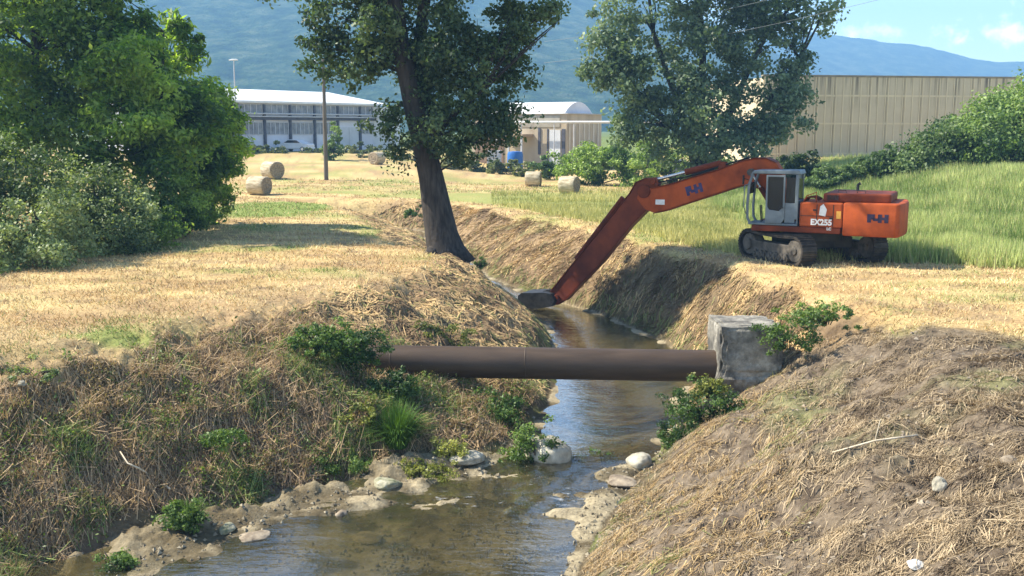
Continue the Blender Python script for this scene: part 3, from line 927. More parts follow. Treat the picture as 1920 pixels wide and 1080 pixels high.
# ================================================================== PIPE AND PIER
PD = 23.9
pL, pR = dp(690, 676, PD + .3), dp(1352, 686.5, PD)
pdir = (pR - pL).normalized()
pipe = empty('pipeline', (pL + pR) / 2)
tag(pipe, 'thick rusty brown pipe spanning the stream into the concrete pier', 'pipe')
o0 = pipe.location
RP = 0.385
rel = lambda t: (pL - pdir * 1.4 + (pR - pL + pdir * 1.4) * t) - o0
for (ta, tb) in ((0.0, .199), (.2005, .525), (.5265, 1.0)):
    s_ = MB(); A, B = rel(ta), rel(tb)
    s_.tube([A.lerp(B, i / 10) for i in range(11)], [RP * (1 + .004 * math.sin(i * 2.1)) for i in range(11)], 40)
    s_.build('pipe_section', M['rust'], pipe, smooth='auto')
for t in (.1998, .5258):
    s_ = MB(); s_.tube([rel(t - .002), rel(t - .001), rel(t + .001), rel(t + .002)], [RP + .001, RP + .004, RP + .004, RP + .001], 40); s_.build('weld_bead', M['rust'], pipe, smooth=True)

A = dp(1353, 613, PD - .75); B = dp(1472, 613, PD - .75)
pw_ = B.x - A.x
pier = MB()
import bmesh
pb = bmesh.new()
px0, px1, py0, py1, pz0, pz1 = A.x, B.x - .02, PD - .75, PD + .85, -3.0, A.z
NX, NY, NZ = 30, 28, 52
def pface(f, nu, nv):
    g = [[pb.verts.new(f(i / nu, j / nv)) for j in range(nv + 1)] for i in range(nu + 1)]
    for i in range(nu):
        for j in range(nv): pb.faces.new((g[i][j], g[i + 1][j], g[i + 1][j + 1], g[i][j + 1]))
LX, LY, LZ = px1 - px0, py1 - py0, pz1 - pz0
pface(lambda u, v: (px0 + LX * u, py0, pz0 + LZ * v), NX, NZ)
pface(lambda u, v: (px1, py0 + LY * u, pz0 + LZ * v), NY, NZ)
pface(lambda u, v: (px1 - LX * u, py1, pz0 + LZ * v), NX, NZ)
pface(lambda u, v: (px0, py1 - LY * u, pz0 + LZ * v), NY, NZ)
pface(lambda u, v: (px0 + LX * u, py0 + LY * v, pz1), NX, NY)
bmesh.ops.remove_doubles(pb, verts=pb.verts, dist=.001)
for v in pb.verts:
    x, y, z = v.co
    n = float(fbm(np.array([x * 2.3 + y]), np.array([z * 2.3 + y * .7]), 77, 4)[0]) - .5
    low = max(0, min(1, (-1.0 - z) / .6))
    k = .09 + .16 * low
    cxm, cym = (px0 + px1) / 2, (py0 + py1) / 2
    v.co.x += n * k * (1 if x > cxm else -1); v.co.y += n * k * (1 if y > cym else -1)
    if z > pz1 - .01: v.co.z += n * .06
    near_ = (x - px0 < .1) + (px1 - x < .1) + (y - py0 < .12) + (py1 - y < .12) + (pz1 - z < .1)
    if near_ >= 2:
        cut = .015 + .13 * max(0, float(vnoise(np.array([x * 4 + z * 3.1]), np.array([y * 4 + z * 2.7]), 55)[0]) - .45)
        v.co.x += cut if x < cxm else -cut; v.co.y += cut if y < cym else -cut
        if pz1 - z < .1: v.co.z -= cut * .6
    if abs(z + 1.32) < .07 and y < py0 + .02: v.co.y += .035
bmesh.ops.recalc_face_normals(pb, faces=pb.faces)
pme = bpy.data.meshes.new('concrete_pier'); pb.to_mesh(pme); pb.free()
pmat, pnt, pbs = new_mat('stained_concrete')
n1_ = noise_node(pnt, 1.7, 8, .65); n2_ = noise_node(pnt, 7, 6, .7)
r1_ = ramp(pnt, n1_.outputs['Fac'], [(.36, (0.085, 0.078, 0.066)), (.52, (0.26, 0.24, 0.195)), (.68, (0.50, 0.465, 0.39))])
r2_ = ramp(pnt, n2_.outputs['Fac'], [(.3, (.55, .53, .5)), (.65, (1.1, 1.1, 1.1))])
mm_ = pnt.nodes.new('ShaderNodeMixRGB'); mm_.blend_type = 'MULTIPLY'; mm_.inputs[0].default_value = .9
pnt.links.new(r1_.outputs[0], mm_.inputs[1]); pnt.links.new(r2_.outputs[0], mm_.inputs[2]); pnt.links.new(mm_.outputs[0], pbs.inputs['Base Color'])
pbs.inputs['Roughness'].default_value = .92
n3_ = noise_node(pnt, 10, 7, .7); b3_ = pnt.nodes.new('ShaderNodeBump'); b3_.inputs['Strength'].default_value = .9; b3_.inputs['Distance'].default_value = .05
pnt.links.new(n3_.outputs['Fac'], b3_.inputs['Height']); pnt.links.new(b3_.outputs[0], pbs.inputs['Normal'])
tag(link('concrete_pier', pme, pmat), 'weathered square concrete block holding the end of the pipe on the bank', 'pier')

# ================================================================== HAY BALES
straw_m = surf('rolled_hay', (0.28, 0.22, 0.13), (0.62, 0.53, 0.37), 7, .95, bump=.8, bscale=16, vec_scale=(1, .25, 1))
end_m = surf('cut_hay_end', (0.17, 0.13, 0.085), (0.4, 0.32, 0.21), 9, .95, bump=.8, bscale=16)


def bale(px, py_base, d, rad, wid, ang, label):
    p = dp(px, py_base, d)
    z = hz(p.x, p.y)
    root = empty('hay_bale', (p.x, d, z), R(ang))
    tag(root, label, 'hay bale', 'round hay bales on the mown field')
    b = MB()
    n = 28; rings = []
    prof = [(-wid / 2, rad * .94), (-wid / 2 + .06, rad), (-wid / 4, rad * 1.01), (0, rad * 1.0), (wid / 4, rad * 1.01), (wid / 2 - .06, rad), (wid / 2, rad * .94)]
    vs = []
    for (yy, rr) in prof:
        for k in range(n):
            a = 2 * math.pi * k / n
            q = rr * (1 + .02 * math.sin(3 * a + yy) + random.uniform(-.012, .012))
            zz = rad * .97 + q * math.sin(a)
            vs.append((q * math.cos(a) * 1.03, yy, max(zz, -.02)))
    fs = [(i * n + k, i * n + (k + 1) % n, (i + 1) * n + (k + 1) % n, (i + 1) * n + k) for i in range(len(prof) - 1) for k in range(n)]
    b.add(vs, fs)
    b.build('hay_roll', straw_m, root, smooth=True)
    for s_ in (-1, 1):
        e = MB(); vs = []; rs = (0.93, .75, .6, .45, .3, .12)
        for j, q in enumerate(rs):
            for k in range(n):
                a = 2 * math.pi * k / n
                vs.append((rad * q * math.cos(a) * 1.03, s_ * (wid / 2 + (.025 if j % 2 else .0)), rad * .97 + rad * q * math.sin(a)))
        e.add(vs, [(i * n + k, i * n + (k + 1) % n, (i + 1) * n + (k + 1) % n, (i + 1) * n + k) for i in range(len(rs) - 1) for k in range(n)] + [[(len(rs) - 1) * n + k for k in range(n)]])
        e.build('bale_end', end_m, root)


bale(486, 360, 67, .62, 1.25, -112, 'nearer left hay bale with its curved side towards us')
bale(511, 327, 80, .70, 1.35, -132, 'left hay bale farther back turned to show its round end')
bale(1000, 347, 78, .58, 1.15, -100, 'pale hay bale in front of the beige shed, left of a pair')
bale(1067, 360, 69, .60, 1.15, -118, 'hay bale beside the green bushes, right of a pair')
bale(707, 306, 98, .62, 1.2, -30, 'distant brownish hay bale half hidden beside the poplar trunk')

# ================================================================== VEGETATION
def leaf_mesh(name, P, size, cols, seed=0, up=0.35, aspect=0.62, droop=0.0, outward=None):
    """P (N,3) leaf places -> folded rhombus leaves (two triangles each as one quad)"""
    g = np.random.default_rng(seed)
    n = len(P)
    nrm = g.normal(size=(n, 3))
    nrm /= np.linalg.norm(nrm, axis=1, keepdims=True)
    if outward is not None: nrm = nrm + outward * 0.7
    nrm[:, 2] += up
    nrm /= np.linalg.norm(nrm, axis=1, keepdims=True) + 1e-9
    t = g.normal(size=(n, 3)); t[:, 2] -= droop
    t -= nrm * (t * nrm).sum(1, keepdims=True)
    t /= np.linalg.norm(t, axis=1, keepdims=True) + 1e-9
    b = np.cross(nrm, t)
    s = (size * g.uniform(0.65, 1.3, n))[:, None]
    v = np.empty((n, 4, 3))
    v[:, 0] = P - t * s * .5
    v[:, 1] = P + b * s * .5 * aspect + nrm * s * .08
    v[:, 2] = P + t * s * .5
    v[:, 3] = P - b * s * .5 * aspect + nrm * s * .08
    return np_mesh(name, v.reshape(-1, 3), 4, cols)


def crown_points(blobs, n, seed, shell=1.6, thin=0.42, nscale=0.9, rough=0.25, cr=None, per=90):
    """leaf points in ellipsoids (cx,cy,cz,rx,ry,rz[,weight]); noise opens gaps and ragged edges"""
    g = np.random.default_rng(seed)
    B = np.array([list(b[:6]) + [b[6] if len(b) > 6 else 1.0] for b in blobs], float)
    vol = (B[:, 3] * B[:, 4] * B[:, 5]) ** (2 / 3) * B[:, 6]
    # first the sprays: small clusters scattered through the masses, denser towards the outside, with gaps
    mean_r = float((B[:, 3:6]).mean())
    cr = cr or float(np.clip(.2 * mean_r, .07, .75))
    K = max(12, int(n / per))
    cen, cdir, tot = [], [], 0
    while tot < K:
        m = K * 2
        k = g.choice(len(B), m, p=vol / vol.sum())
        d = g.normal(size=(m, 3)); d /= np.linalg.norm(d, axis=1, keepdims=True)
        r = g.random(m) ** (1 / 3 / shell)
        r = r * (1 + rough * g.normal(size=m) * (r > .8))
        P = B[k, :3] + d * r[:, None] * B[k, 3:6]
        f = vnoise(P[:, 0] * nscale, P[:, 1] * nscale, seed, P[:, 2] * nscale) * .6 + vnoise(P[:, 0] * nscale * 2.7, P[:, 1] * nscale * 2.7, seed + 5, P[:, 2] * nscale * 2.7) * .4
        keep = f > thin - .04 + 0.10 * (r - .6)
        cen.append(P[keep]); cdir.append(d[keep]); tot += keep.sum()
    cen = np.concatenate(cen)[:K]; cdir = np.concatenate(cdir)[:K]
    q = g.integers(0, K, n)
    off = g.normal(size=(n, 3))
    ol = np.linalg.norm(off, axis=1, keepdims=True)
    size = cr * g.uniform(.55, 1.35, K)[q][:, None]
    P = cen[q] + off * size * np.array([.8, .8, .5]) * np.minimum(1, 2.2 / ol)
    nd = off / ol * .8 + cdir[q] * .6
    nd /= np.linalg.norm(nd, axis=1, keepdims=True)
    return P, nd


def leaf_cols(P, c_dark, c_mid, c_lite, seed, scale=0.6, spread=.22):
    g = np.random.default_rng(seed + 99)
    f = vnoise(P[:, 0] * scale, P[:, 1] * scale, seed + 31, P[:, 2] * scale)
    f = np.clip(.5 + (f - .5) * 1.6 + g.normal(size=len(P)) * spread, 0, 1)
    c = np.where(f[:, None] < .5, lerp(np.array(c_dark), np.array(c_mid), np.clip(f * 2, 0, 1)), lerp(np.array(c_mid), np.array(c_lite), np.clip(f * 2 - 1, 0, 1)))
    return c * g.uniform(.8, 1.2, (len(P), 1))


def foliage(parent, name, blobs, n, size, cols3, seed, mat=None, **kw):
    P, D = crown_points(blobs, n, seed, **{k: kw[k] for k in kw if k in ('shell', 'thin', 'nscale', 'rough', 'cr', 'per')})
    gz = height(P[:, 0], P[:, 1]) + .03
    P[:, 2] = np.maximum(P[:, 2], gz)
    if parent: P = P - np.array(parent.location)
    me = leaf_mesh(name, P, size, leaf_cols(P, *cols3, seed, kw.get('cscale', .6)), seed, kw.get('up', .35), kw.get('aspect', .62), kw.get('droop', 0), D)
    return link(name, me, mat or M['leaf'], parent)


POP = ((0.035, 0.062, 0.03), (0.072, 0.115, 0.048), (0.135, 0.19, 0.078))      # poplar, dark
POP2 = ((0.075, 0.115, 0.06), (0.15, 0.205, 0.105), (0.27, 0.33, 0.18))      # greyer poplar
YEL = ((0.06, 0.115, 0.028), (0.15, 0.24, 0.05), (0.32, 0.42, 0.11))          # sunny yellow-green
MIDG = ((0.055, 0.10, 0.03), (0.135, 0.21, 0.055), (0.26, 0.35, 0.10))
BRAM = ((0.075, 0.115, 0.04), (0.18, 0.235, 0.085), (0.38, 0.43, 0.20))        # bramble
DARK = ((0.018, 0.034, 0.012), (0.035, 0.06, 0.02), (0.065, 0.10, 0.03))


def pb_(px, py, d, rpx, rpy=None, depth=None):
    """ellipsoid whose middle stands at distance d where the photo shows it"""
    p = dp(px, py, d); k = d / F
    rx = rpx * k; rz = (rpy or rpx) * k
    return (p.x, p.y, p.z, rx, depth if depth else (rx + rz) / 2, rz)


def tree(name, label, base, trunk_paths, blobs, n, leaf, cols3, seed, cat='tree', group=None, bark=None, **kw):
    root = empty(name, base)
    tag(root, label, cat, group)
    b = Vector(base)
    t = MB()
    for pts, rad in trunk_paths:
        t.tube([Vector(p) - b for p in pts], rad, 14 if max(rad) > .2 else 7)
    # limbs towards the leaf masses
    g = random.Random(seed)
    lo = Vector(trunk_paths[0][0][-1])
    allp = [Vector(p) for pts, _ in trunk_paths for p in pts[1:]]
    for bl in blobs:
        c = Vector(bl[:3])
        for k in range(kw.get('limbs', 3)):
            e = c + Vector((g.uniform(-.6, .6) * bl[3], g.uniform(-.6, .6) * bl[4], g.uniform(-.2, .7) * bl[5]))
            s = min(allp, key=lambda q: (q - e).length + (3 if q.z > e.z else 0))
            mid = s.lerp(e, .5) + Vector((g.uniform(-.1, .1), g.uniform(-.1, .1), .08)) * (e - s).length
            r0 = kw.get('limb_r', .06) * g.uniform(.7, 1.2)
            t.tube([s - b, mid - b, e - b], [r0, r0 * .6, r0 * .15], 6)
    t.build('trunk', bark or M['bark'], root, smooth=True)
    foliage(root, 'crown', blobs, n, leaf, cols3, seed, **kw)
    return root


# ---- the big leaning poplar on the left bank
D1 = 37.0
tb = dp(838, 478, D1); tb.z = hz(tb.x, tb.y) - .1
def tp(px, py, dd=0.0): return tuple(dp(px, py, D1 + dd))
k1 = D1 / F
main_path = ([tp(846, 500), tp(836, 470), tp(828, 440), tp(818, 385), tp(808, 330), tp(794, 270), tp(778, 205), tp(764, 140), tp(750, 80), tp(742, 20), tp(735, -80), tp(735, -220), tp(745, -380)],
             [48 * k1, 36 * k1, 31 * k1, 27 * k1, 23 * k1, 21 * k1, 20 * k1, 18 * k1, 17 * k1, 15 * k1, 16 * k1, 11 * k1, 5 * k1])
fork = ([tp(797, 280), tp(796, 220, .3), tp(790, 150, .5), tp(786, 90, .6), tp(795, 10, .7), tp(815, -100, 1), tp(830, -260, 1)],
        [16 * k1, 15 * k1, 14 * k1, 12 * k1, 11 * k1, 8 * k1, 3 * k1])
lowl = ([tp(800, 262), tp(850, 215, -.5), tp(905, 170, -.9)], [10 * k1, 7 * k1, 2 * k1])
roots = [([tp(840, 455), tp(862, 482), tp(880, 505)], [26 * k1, 18 * k1, 4 * k1]), ([tp(832, 460), tp(806, 478, -.5), tp(790, 492, -.8)], [22 * k1, 12 * k1, 3 * k1])]
bl1 = [pb_(850, 110, D1 - .8, 70, 70), pb_(920, 120, D1 + .5, 60, 60), pb_(820, 200, D1 + .6, 50, 60), pb_(705, 80, D1 - .4, 40, 60), pb_(625, 40, D1 - .5, 62, 50), pb_(610, 110, D1, 42, 42), pb_(690, 20, D1 - 1.2, 60, 50), pb_(675, 120, D1, 45, 40), pb_(735, 250, D1 - .8, 38, 42), pb_(728, 210, D1, 26, 30), pb_(755, 300, D1 - .6, 26, 22),
       pb_(800, 130, D1 + 1.2, 60, 75), pb_(880, 60, D1, 85, 70), pb_(890, 170, D1 - .6, 85, 65), pb_(900, 240, D1 - .3, 78, 40), pb_(840, 250, D1 - .9, 55, 50), pb_(970, 110, D1, 40, 55), pb_(955, 40, D1, 55, 45), pb_(1020, 18, D1, 32, 22), pb_(1045, 40, D1, 14, 14),
       pb_(960, 215, D1 - .4, 35, 35), pb_(870, 290, D1 - .4, 40, 20), pb_(740, 60, D1 + 1.5, 60, 70), pb_(820, -10, D1 + 1, 90, 60),
       pb_(640, -80, D1, 120, 90), pb_(780, -130, D1, 150, 120), pb_(930, -90, D1, 130, 100), pb_(820, -270, D1, 150, 130), pb_(700, -240, D1, 120, 110), pb_(930, -230, D1, 110, 110), pb_(790, -400, D1, 110, 110)]
tree('poplar_tree', 'big dark poplar leaning on its thick trunk at the ditch edge', tuple(tb), [main_path, fork, lowl] + roots, bl1, 92000, .165, POP, 21, cr=.28, per=64, thin=.43, nscale=1.25, limbs=2, limb_r=.055, droop=.5, shell=1.3)

# ---- the wide multi-stemmed poplar beyond the machine
D2 = 72.0
k2 = D2 / F
b2 = dp(1315, 325, D2); b2.z = hz(b2.x, b2.y) - .1
def tq(px, py, dd=0.0): return tuple(dp(px, py, D2 + dd))
st2 = [([tq(1308, 332), tq(1300, 290), tq(1285, 230), tq(1255, 150), tq(1225, 60), tq(1210, -60)], [11 * k2, 9 * k2, 7 * k2, 5 * k2, 4 * k2, 1.5 * k2]),
       ([tq(1318, 332), tq(1315, 280), tq(1316, 200), tq(1318, 100), tq(1310, -20), tq(1312, -130)], [11 * k2, 9 * k2, 7 * k2, 6 * k2, 4 * k2, 2 * k2]),
       ([tq(1326, 332), tq(1340, 285), tq(1365, 220), tq(1400, 140), tq(1440, 60), tq(1470, -60)], [11 * k2, 8 * k2, 6 * k2, 5 * k2, 3 * k2, 1 * k2]),
       ([tq(1300, 290), tq(1262, 240, -1), tq(1215, 190, -1.5), tq(1160, 130, -2)], [6 * k2, 5 * k2, 3 * k2, 1 * k2]),
       ([tq(1340, 285), tq(1390, 245), tq(1450, 190), tq(1500, 110)], [6 * k2, 5 * k2, 3 * k2, 1 * k2])]
bl2 = [pb_(1135, 90, D2 - 2, 52, 62), pb_(1120, 140, D2 - 2, 36, 40), pb_(1190, 30, D2 - 1, 70, 55), pb_(1190, 150, D2 - 2, 60, 60), pb_(1195, 220, D2 - 1, 45, 45), pb_(1270, 60, D2, 70, 80), pb_(1280, 190, D2 - 2, 60, 70), pb_(1250, 260, D2 - 1, 50, 40),
       pb_(1330, 120, D2 - 1, 70, 90), pb_(1340, 240, D2 - 2, 70, 55), pb_(1400, 60, D2, 75, 75), pb_(1410, 170, D2 - 1, 65, 70), pb_(1420, 245, D2 - 1, 55, 35), pb_(1465, 90, D2, 55, 60), pb_(1480, 30, D2, 60, 50), pb_(1530, 35, D2, 32, 30), pb_(1455, 195, D2, 35, 40), pb_(1500, 120, D2, 28, 30), pb_(1480, 150, D2 - 1, 40, 50), pb_(1475, 215, D2 - 2, 35, 45), pb_(1440, 265, D2 - 2, 50, 30), pb_(1300, 275, D2 - 2, 60, 35), pb_(1545, 15, D2, 30, 22), pb_(1380, 275, D2 - 2, 50, 30), pb_(1170, 250, D2 - 1, 25, 30),
       pb_(1200, -60, D2, 90, 70), pb_(1330, -80, D2, 120, 90), pb_(1450, -60, D2, 100, 80), pb_(1330, -180, D2, 90, 80)]
tree('poplar_tree', 'wide grey-green poplar fanning up from several stems behind the excavator', tuple(b2), st2, bl2, 66000, .30, POP2, 37, cr=.55, per=70, thin=.46, nscale=.62, limbs=3, limb_r=.09, shell=1.2, cscale=.35)

# ---- trees and thicket on the left
M['sunleaf'] = vcol_mat('sunlit_leaf', 0.45, 0.58, 0.4, tint=(1.9, 1.9, 0.55))
def base_of(px, d, drop=.1):
    p = dp(px, 400, d); return (p.x, d, hz(p.x, d) - drop)
def simple_trunk(px, d, top_py, r, lean=0):
    b = base_of(px, d); t = dp(px + lean, top_py, d)
    pts = [Vector(b).lerp(t, i / 5) + Vector((random.uniform(-.15, .15), random.uniform(-.15, .15), 0)) * (i > 0) for i in range(6)]
    return ([tuple(p) for p in pts], [r * (1 - i / 6.5) for i in range(6)])

tree('walnut_tree', 'tall dark green tree filling the top left corner', base_of(70, 42), [simple_trunk(70, 42, -150, .28)],
     [pb_(40, 60, 42, 110, 110), pb_(150, 40, 42.5, 90, 90), pb_(60, 190, 41, 90, 80), pb_(170, 160, 42, 80, 80), pb_(120, 260, 41, 90, 60), pb_(10, 280, 40, 60, 60), pb_(205, 90, 43, 40, 60), pb_(60, -90, 42, 140, 90), pb_(170, -80, 42, 90, 80), pb_(-90, 60, 42, 110, 180), pb_(-80, 250, 41, 80, 90)],
     46000, .25, MIDG, 51, mat=M['sunleaf'], cr=.5, aspect=.5, up=.6, droop=.4,  thin=.42, nscale=.8, limb_r=.07)
tree('walnut_tree', 'bright yellow-green tree in front of the tall dark one', base_of(300, 44), [simple_trunk(300, 44, 60, .16)],
     [pb_(215, 40, 43, 48, 60), pb_(215, 130, 41, 65, 60), pb_(245, 110, 42.5, 48, 60), pb_(300, 190, 42, 75, 65), pb_(230, 220, 40.5, 75, 60), pb_(350, 230, 43, 60, 60), pb_(280, 290, 41, 80, 60), pb_(220, 300, 40.5, 70, 45), pb_(260, 255, 41.5, 60, 50), pb_(290, 130, 44.5, 42, 44), pb_(335, 175, 45, 50, 42), pb_(365, 160, 46, 30, 26)],
     38000, .26, YEL, 52, mat=M['sunleaf'], cr=.36, aspect=.45, up=.6, droop=.5,  thin=.47, nscale=.9, limb_r=.05, rough=.22)
tree('young_tree', 'sunlit leafy young tree ending the left thicket beside the bales', base_of(400, 47.5), [simple_trunk(400, 47.5, 150, .12)],
     [pb_(385, 190, 46.5, 50, 45), pb_(425, 215, 47, 32, 32), pb_(400, 260, 46, 58, 55), pb_(430, 285, 46.5, 32, 35), pb_(370, 320, 44.5, 60, 50), pb_(408, 345, 46, 36, 45), pb_(350, 270, 44.5, 60, 60)],
     26000, .25, YEL, 53, mat=M['sunleaf'], cr=.32, rough=.24, aspect=.45, up=.6, droop=.5,  thin=.50, nscale=.9, limb_r=.045)
# sparse sprig of long leaves sticking up against the mountain
sp_b = base_of(345, 46.5)
tree('sapling', 'thin sapling with drooping leaf sprays standing against the blue mountain', sp_b, [([sp_b, tuple(dp(330, 200, 46.5)), tuple(dp(312, 110, 46.5)), tuple(dp(318, 60, 46.5))], [.07, .06, .045, .02])],
     [pb_(322, 65, 46.5, 22, 16), pb_(345, 40, 46.3, 22, 12), pb_(355, 75, 46.5, 24, 14), pb_(310, 95, 46.7, 18, 12), pb_(350, 105, 46.4, 26, 12), pb_(330, 125, 46.4, 30, 12)],
     1500, .42, YEL, 54, mat=M['sunleaf'], thin=.40, nscale=1.5, limb_r=.025, aspect=.3, droop=1.2, limbs=3, cr=.3, per=60)


def bush(name, label, px, d, blobs, n, leaf, cols3, seed, cat='bush', group=None, stems=5, **kw):
    b = base_of(px, d, .05)
    root = empty(name, b); tag(root, label, cat, group)
    t = MB(); g = random.Random(seed)
    for k in range(stems):
        bl = blobs[k % len(blobs)]
        e = Vector(bl[:3]) + Vector((g.uniform(-.5, .5) * bl[3], g.uniform(-.5, .5) * bl[4], g.uniform(0, .6) * bl[5]))
        s = Vector(b) + Vector((g.uniform(-.5, .5), g.uniform(-.4, .4), -.02)) * min(1, bl[3])
        r0 = max(.006, min(.06, bl[3] * .03))
        t.tube([s - Vector(b), s.lerp(e, .5) - Vector(b) + Vector((g.uniform(-.1, .1), g.uniform(-.1, .1), .05)), e - Vector(b)], [r0, r0 * .7, r0 * .3], 5)
    t.build('stem', M['bark'], root, smooth=True)
    foliage(root, 'foliage', blobs, n, leaf, cols3, seed, **kw)
    return root


bush('bramble_bush', 'grey-green bramble mound at the left edge of the picture', 40, 33.5, [pb_(30, 330, 34, 90, 75), pb_(-60, 380, 33, 90, 110), pb_(70, 410, 33, 95, 75), pb_(30, 460, 31.8, 75, 55), pb_(0, 485, 31.2, 70, 34, 1.2), pb_(75, 480, 32, 60, 30, 1.2), pb_(-50, 300, 35, 70, 70)], 30000, .12, BRAM, 61, thin=.45, nscale=1.3, stems=14, up=.6, cr=.26, per=70)
bush('bramble_bush', 'middle bramble mound with upright shoots under the dark tree', 190, 36.5, [pb_(150, 370, 37, 85, 60), pb_(215, 400, 37.5, 80, 60), pb_(170, 440, 35.5, 85, 45), pb_(240, 450, 36.5, 55, 38)], 28000, .125, BRAM, 62, thin=.45, nscale=1.3, stems=14, up=.6, cr=.26, per=70)
bush('bramble_bush', 'lower shaded bramble thicket where the young tree meets the stubble', 330, 41, [pb_(300, 380, 40, 75, 50), pb_(350, 400, 42, 55, 42), pb_(390, 385, 46, 45, 38), pb_(300, 430, 37.5, 50, 38)], 22000, .14, MIDG, 63, mat=M['sunleaf'],  thin=.45, nscale=1.3, stems=10, up=.5)

# ---- bushes along the far side of the field
bush('hedge_bush', 'round green bush right of the pair of bales', 1120, 80, [pb_(1105, 300, 80, 55, 36), pb_(1150, 310, 79, 60, 38), pb_(1190, 325, 77, 45, 28), pb_(1090, 325, 79, 50, 26)], 13000, .22, YEL, 71, thin=.44, nscale=.8)
bush('hedge_bush', 'darker bush between the bale bushes and the raised arm', 1230, 82, [pb_(1225, 300, 82, 50, 32), pb_(1190, 290, 84, 40, 28), pb_(1270, 320, 81, 40, 26)], 9000, .24, MIDG, 72, thin=.44, nscale=.8)
bush('hedge_bush', 'dark round bush just behind the excavator cab', 1485, 62, [pb_(1490, 318, 62, 42, 34), pb_(1455, 335, 62, 40, 30), pb_(1515, 340, 62, 26, 24)], 9000, .2, DARK, 73, thin=.42, nscale=.9)
bush('hedge_bush', 'small bush under the right side of the wide poplar', 1375, 80, [pb_(1370, 320, 80, 40, 28), pb_(1410, 318, 80, 35, 26)], 6000, .24, MIDG, 74, thin=.44, nscale=.8)
bush('tall_shrub', 'big dark green shrub at the right edge below the wall top', 1890, 58, [pb_(1890, 245, 58, 60, 60), pb_(1840, 265, 57, 60, 50), pb_(1930, 205, 59, 50, 50), pb_(1870, 205, 59.5, 40, 32), pb_(1960, 270, 58, 60, 60), pb_(1990, 180, 60, 60, 60)], 40000, .2, MIDG, 75, cr=.5, thin=.40, nscale=.8, stems=8)
bush('tall_shrub', 'lighter shrub sloping down in front of the beige wall', 1770, 58, [pb_(1775, 275, 58, 50, 40), pb_(1740, 290, 58.5, 36, 30), pb_(1810, 250, 59, 45, 36), pb_(1720, 310, 57, 40, 22)], 26000, .19, ((0.05, .085, .03), (.10, .155, .05), (.16, .22, .08)), 76, cr=.45, thin=.40, nscale=.9, stems=7)

# low weeds and shrubs in front of the sheds: each clump stands by itself
WEED = ((0.06, 0.085, 0.03), (0.13, 0.155, 0.055), (0.25, 0.255, 0.11))
wl_list = [(455, 285, 116, 26, 12, 'low scrub by the left end of the long shed', WEED), (505, 283, 117, 30, 13, 'low scrub just left of the white car', WEED),
           (600, 287, 118, 28, 12, 'low scrub between the white car and the pole', WEED), (668, 284, 117, 34, 15, 'pale scrub below the big shed door', WEED),
           (700, 290, 112, 26, 14, 'scrub at the right end of the long shed', WEED), (860, 304, 100, 32, 18, 'tall weeds right of the poplar trunk', WEED),
           (905, 310, 99, 30, 20, 'tall weeds below the dark shed wall', WEED), (950, 315, 97, 30, 18, 'tall weeds below the blue tank', WEED), (985, 322, 94, 20, 12, 'tall weeds behind the pale bale', WEED),
           (1030, 318, 88, 24, 22, 'green weeds between the two right bales', MIDG), (750, 285, 110, 30, 18, 'scrub hidden behind the poplar trunk', WEED)]
for i, (px, py, d, rx, ry, lab, cc) in enumerate(wl_list):
    bush('weed_clump', lab, px, d, [pb_(px, py, d, rx, ry, 1.5), pb_(px - rx * .5, py + 4, d - 1, rx * .6, ry * .8, 1.2), pb_(px + rx * .55, py + 3, d - .5, rx * .6, ry * .8, 1.2)], 2600, .26, cc, 80 + i, cat='weeds', group='weed clumps along the field edge', thin=.42, nscale=.8)
bush('shrub', 'narrow dark shrub standing just right of the pole', 627, 108, [pb_(627, 262, 108, 13, 30), pb_(622, 285, 108, 16, 18)], 3000, .26, MIDG, 95, thin=.4, nscale=.7)

# reeds in front of the wall, right
def stalks(name, label, cat, px0, px1, d0, d1, n, h0, h1, cols3, seed, w=.03, lean=.25, kind=None, group=None):
    g = np.random.default_rng(seed)
    dd = g.uniform(d0, d1, n); px = g.uniform(px0, px1, n)
    x = (px - 960) / F * dd; y = dd
    z = height(x, y)
    hgt = g.uniform(h0, h1, n) * (.6 + .8 * vnoise(x * .35, y * .35, seed))
    a = g.uniform(0, 2 * np.pi, n); b = g.uniform(0, 2 * np.pi, n)
    ln = np.abs(g.normal(size=n)) * lean * hgt
    v = np.empty((n, 3, 3))
    v[:, 0] = np.stack([x - w * np.cos(a), y - w * np.sin(a), z], -1)
    v[:, 1] = np.stack([x + w * np.cos(a), y + w * np.sin(a), z], -1)
    v[:, 2] = np.stack([x + ln * np.cos(b), y + ln * np.sin(b), z + hgt], -1)
    f = np.clip(vnoise(x * .5, y * .5, seed + 2) + g.normal(size=n) * .2, 0, 1)
    c = np.where(f[:, None] < .5, lerp(np.array(cols3[0]), np.array(cols3[1]), np.clip(f * 2, 0, 1)), lerp(np.array(cols3[1]), np.array(cols3[2]), np.clip(f * 2 - 1, 0, 1)))
    o = link(name, np_mesh(name, v.reshape(-1, 3), 3, c), M['blade'])
    tag(o, label, cat, group, kind)
    return o


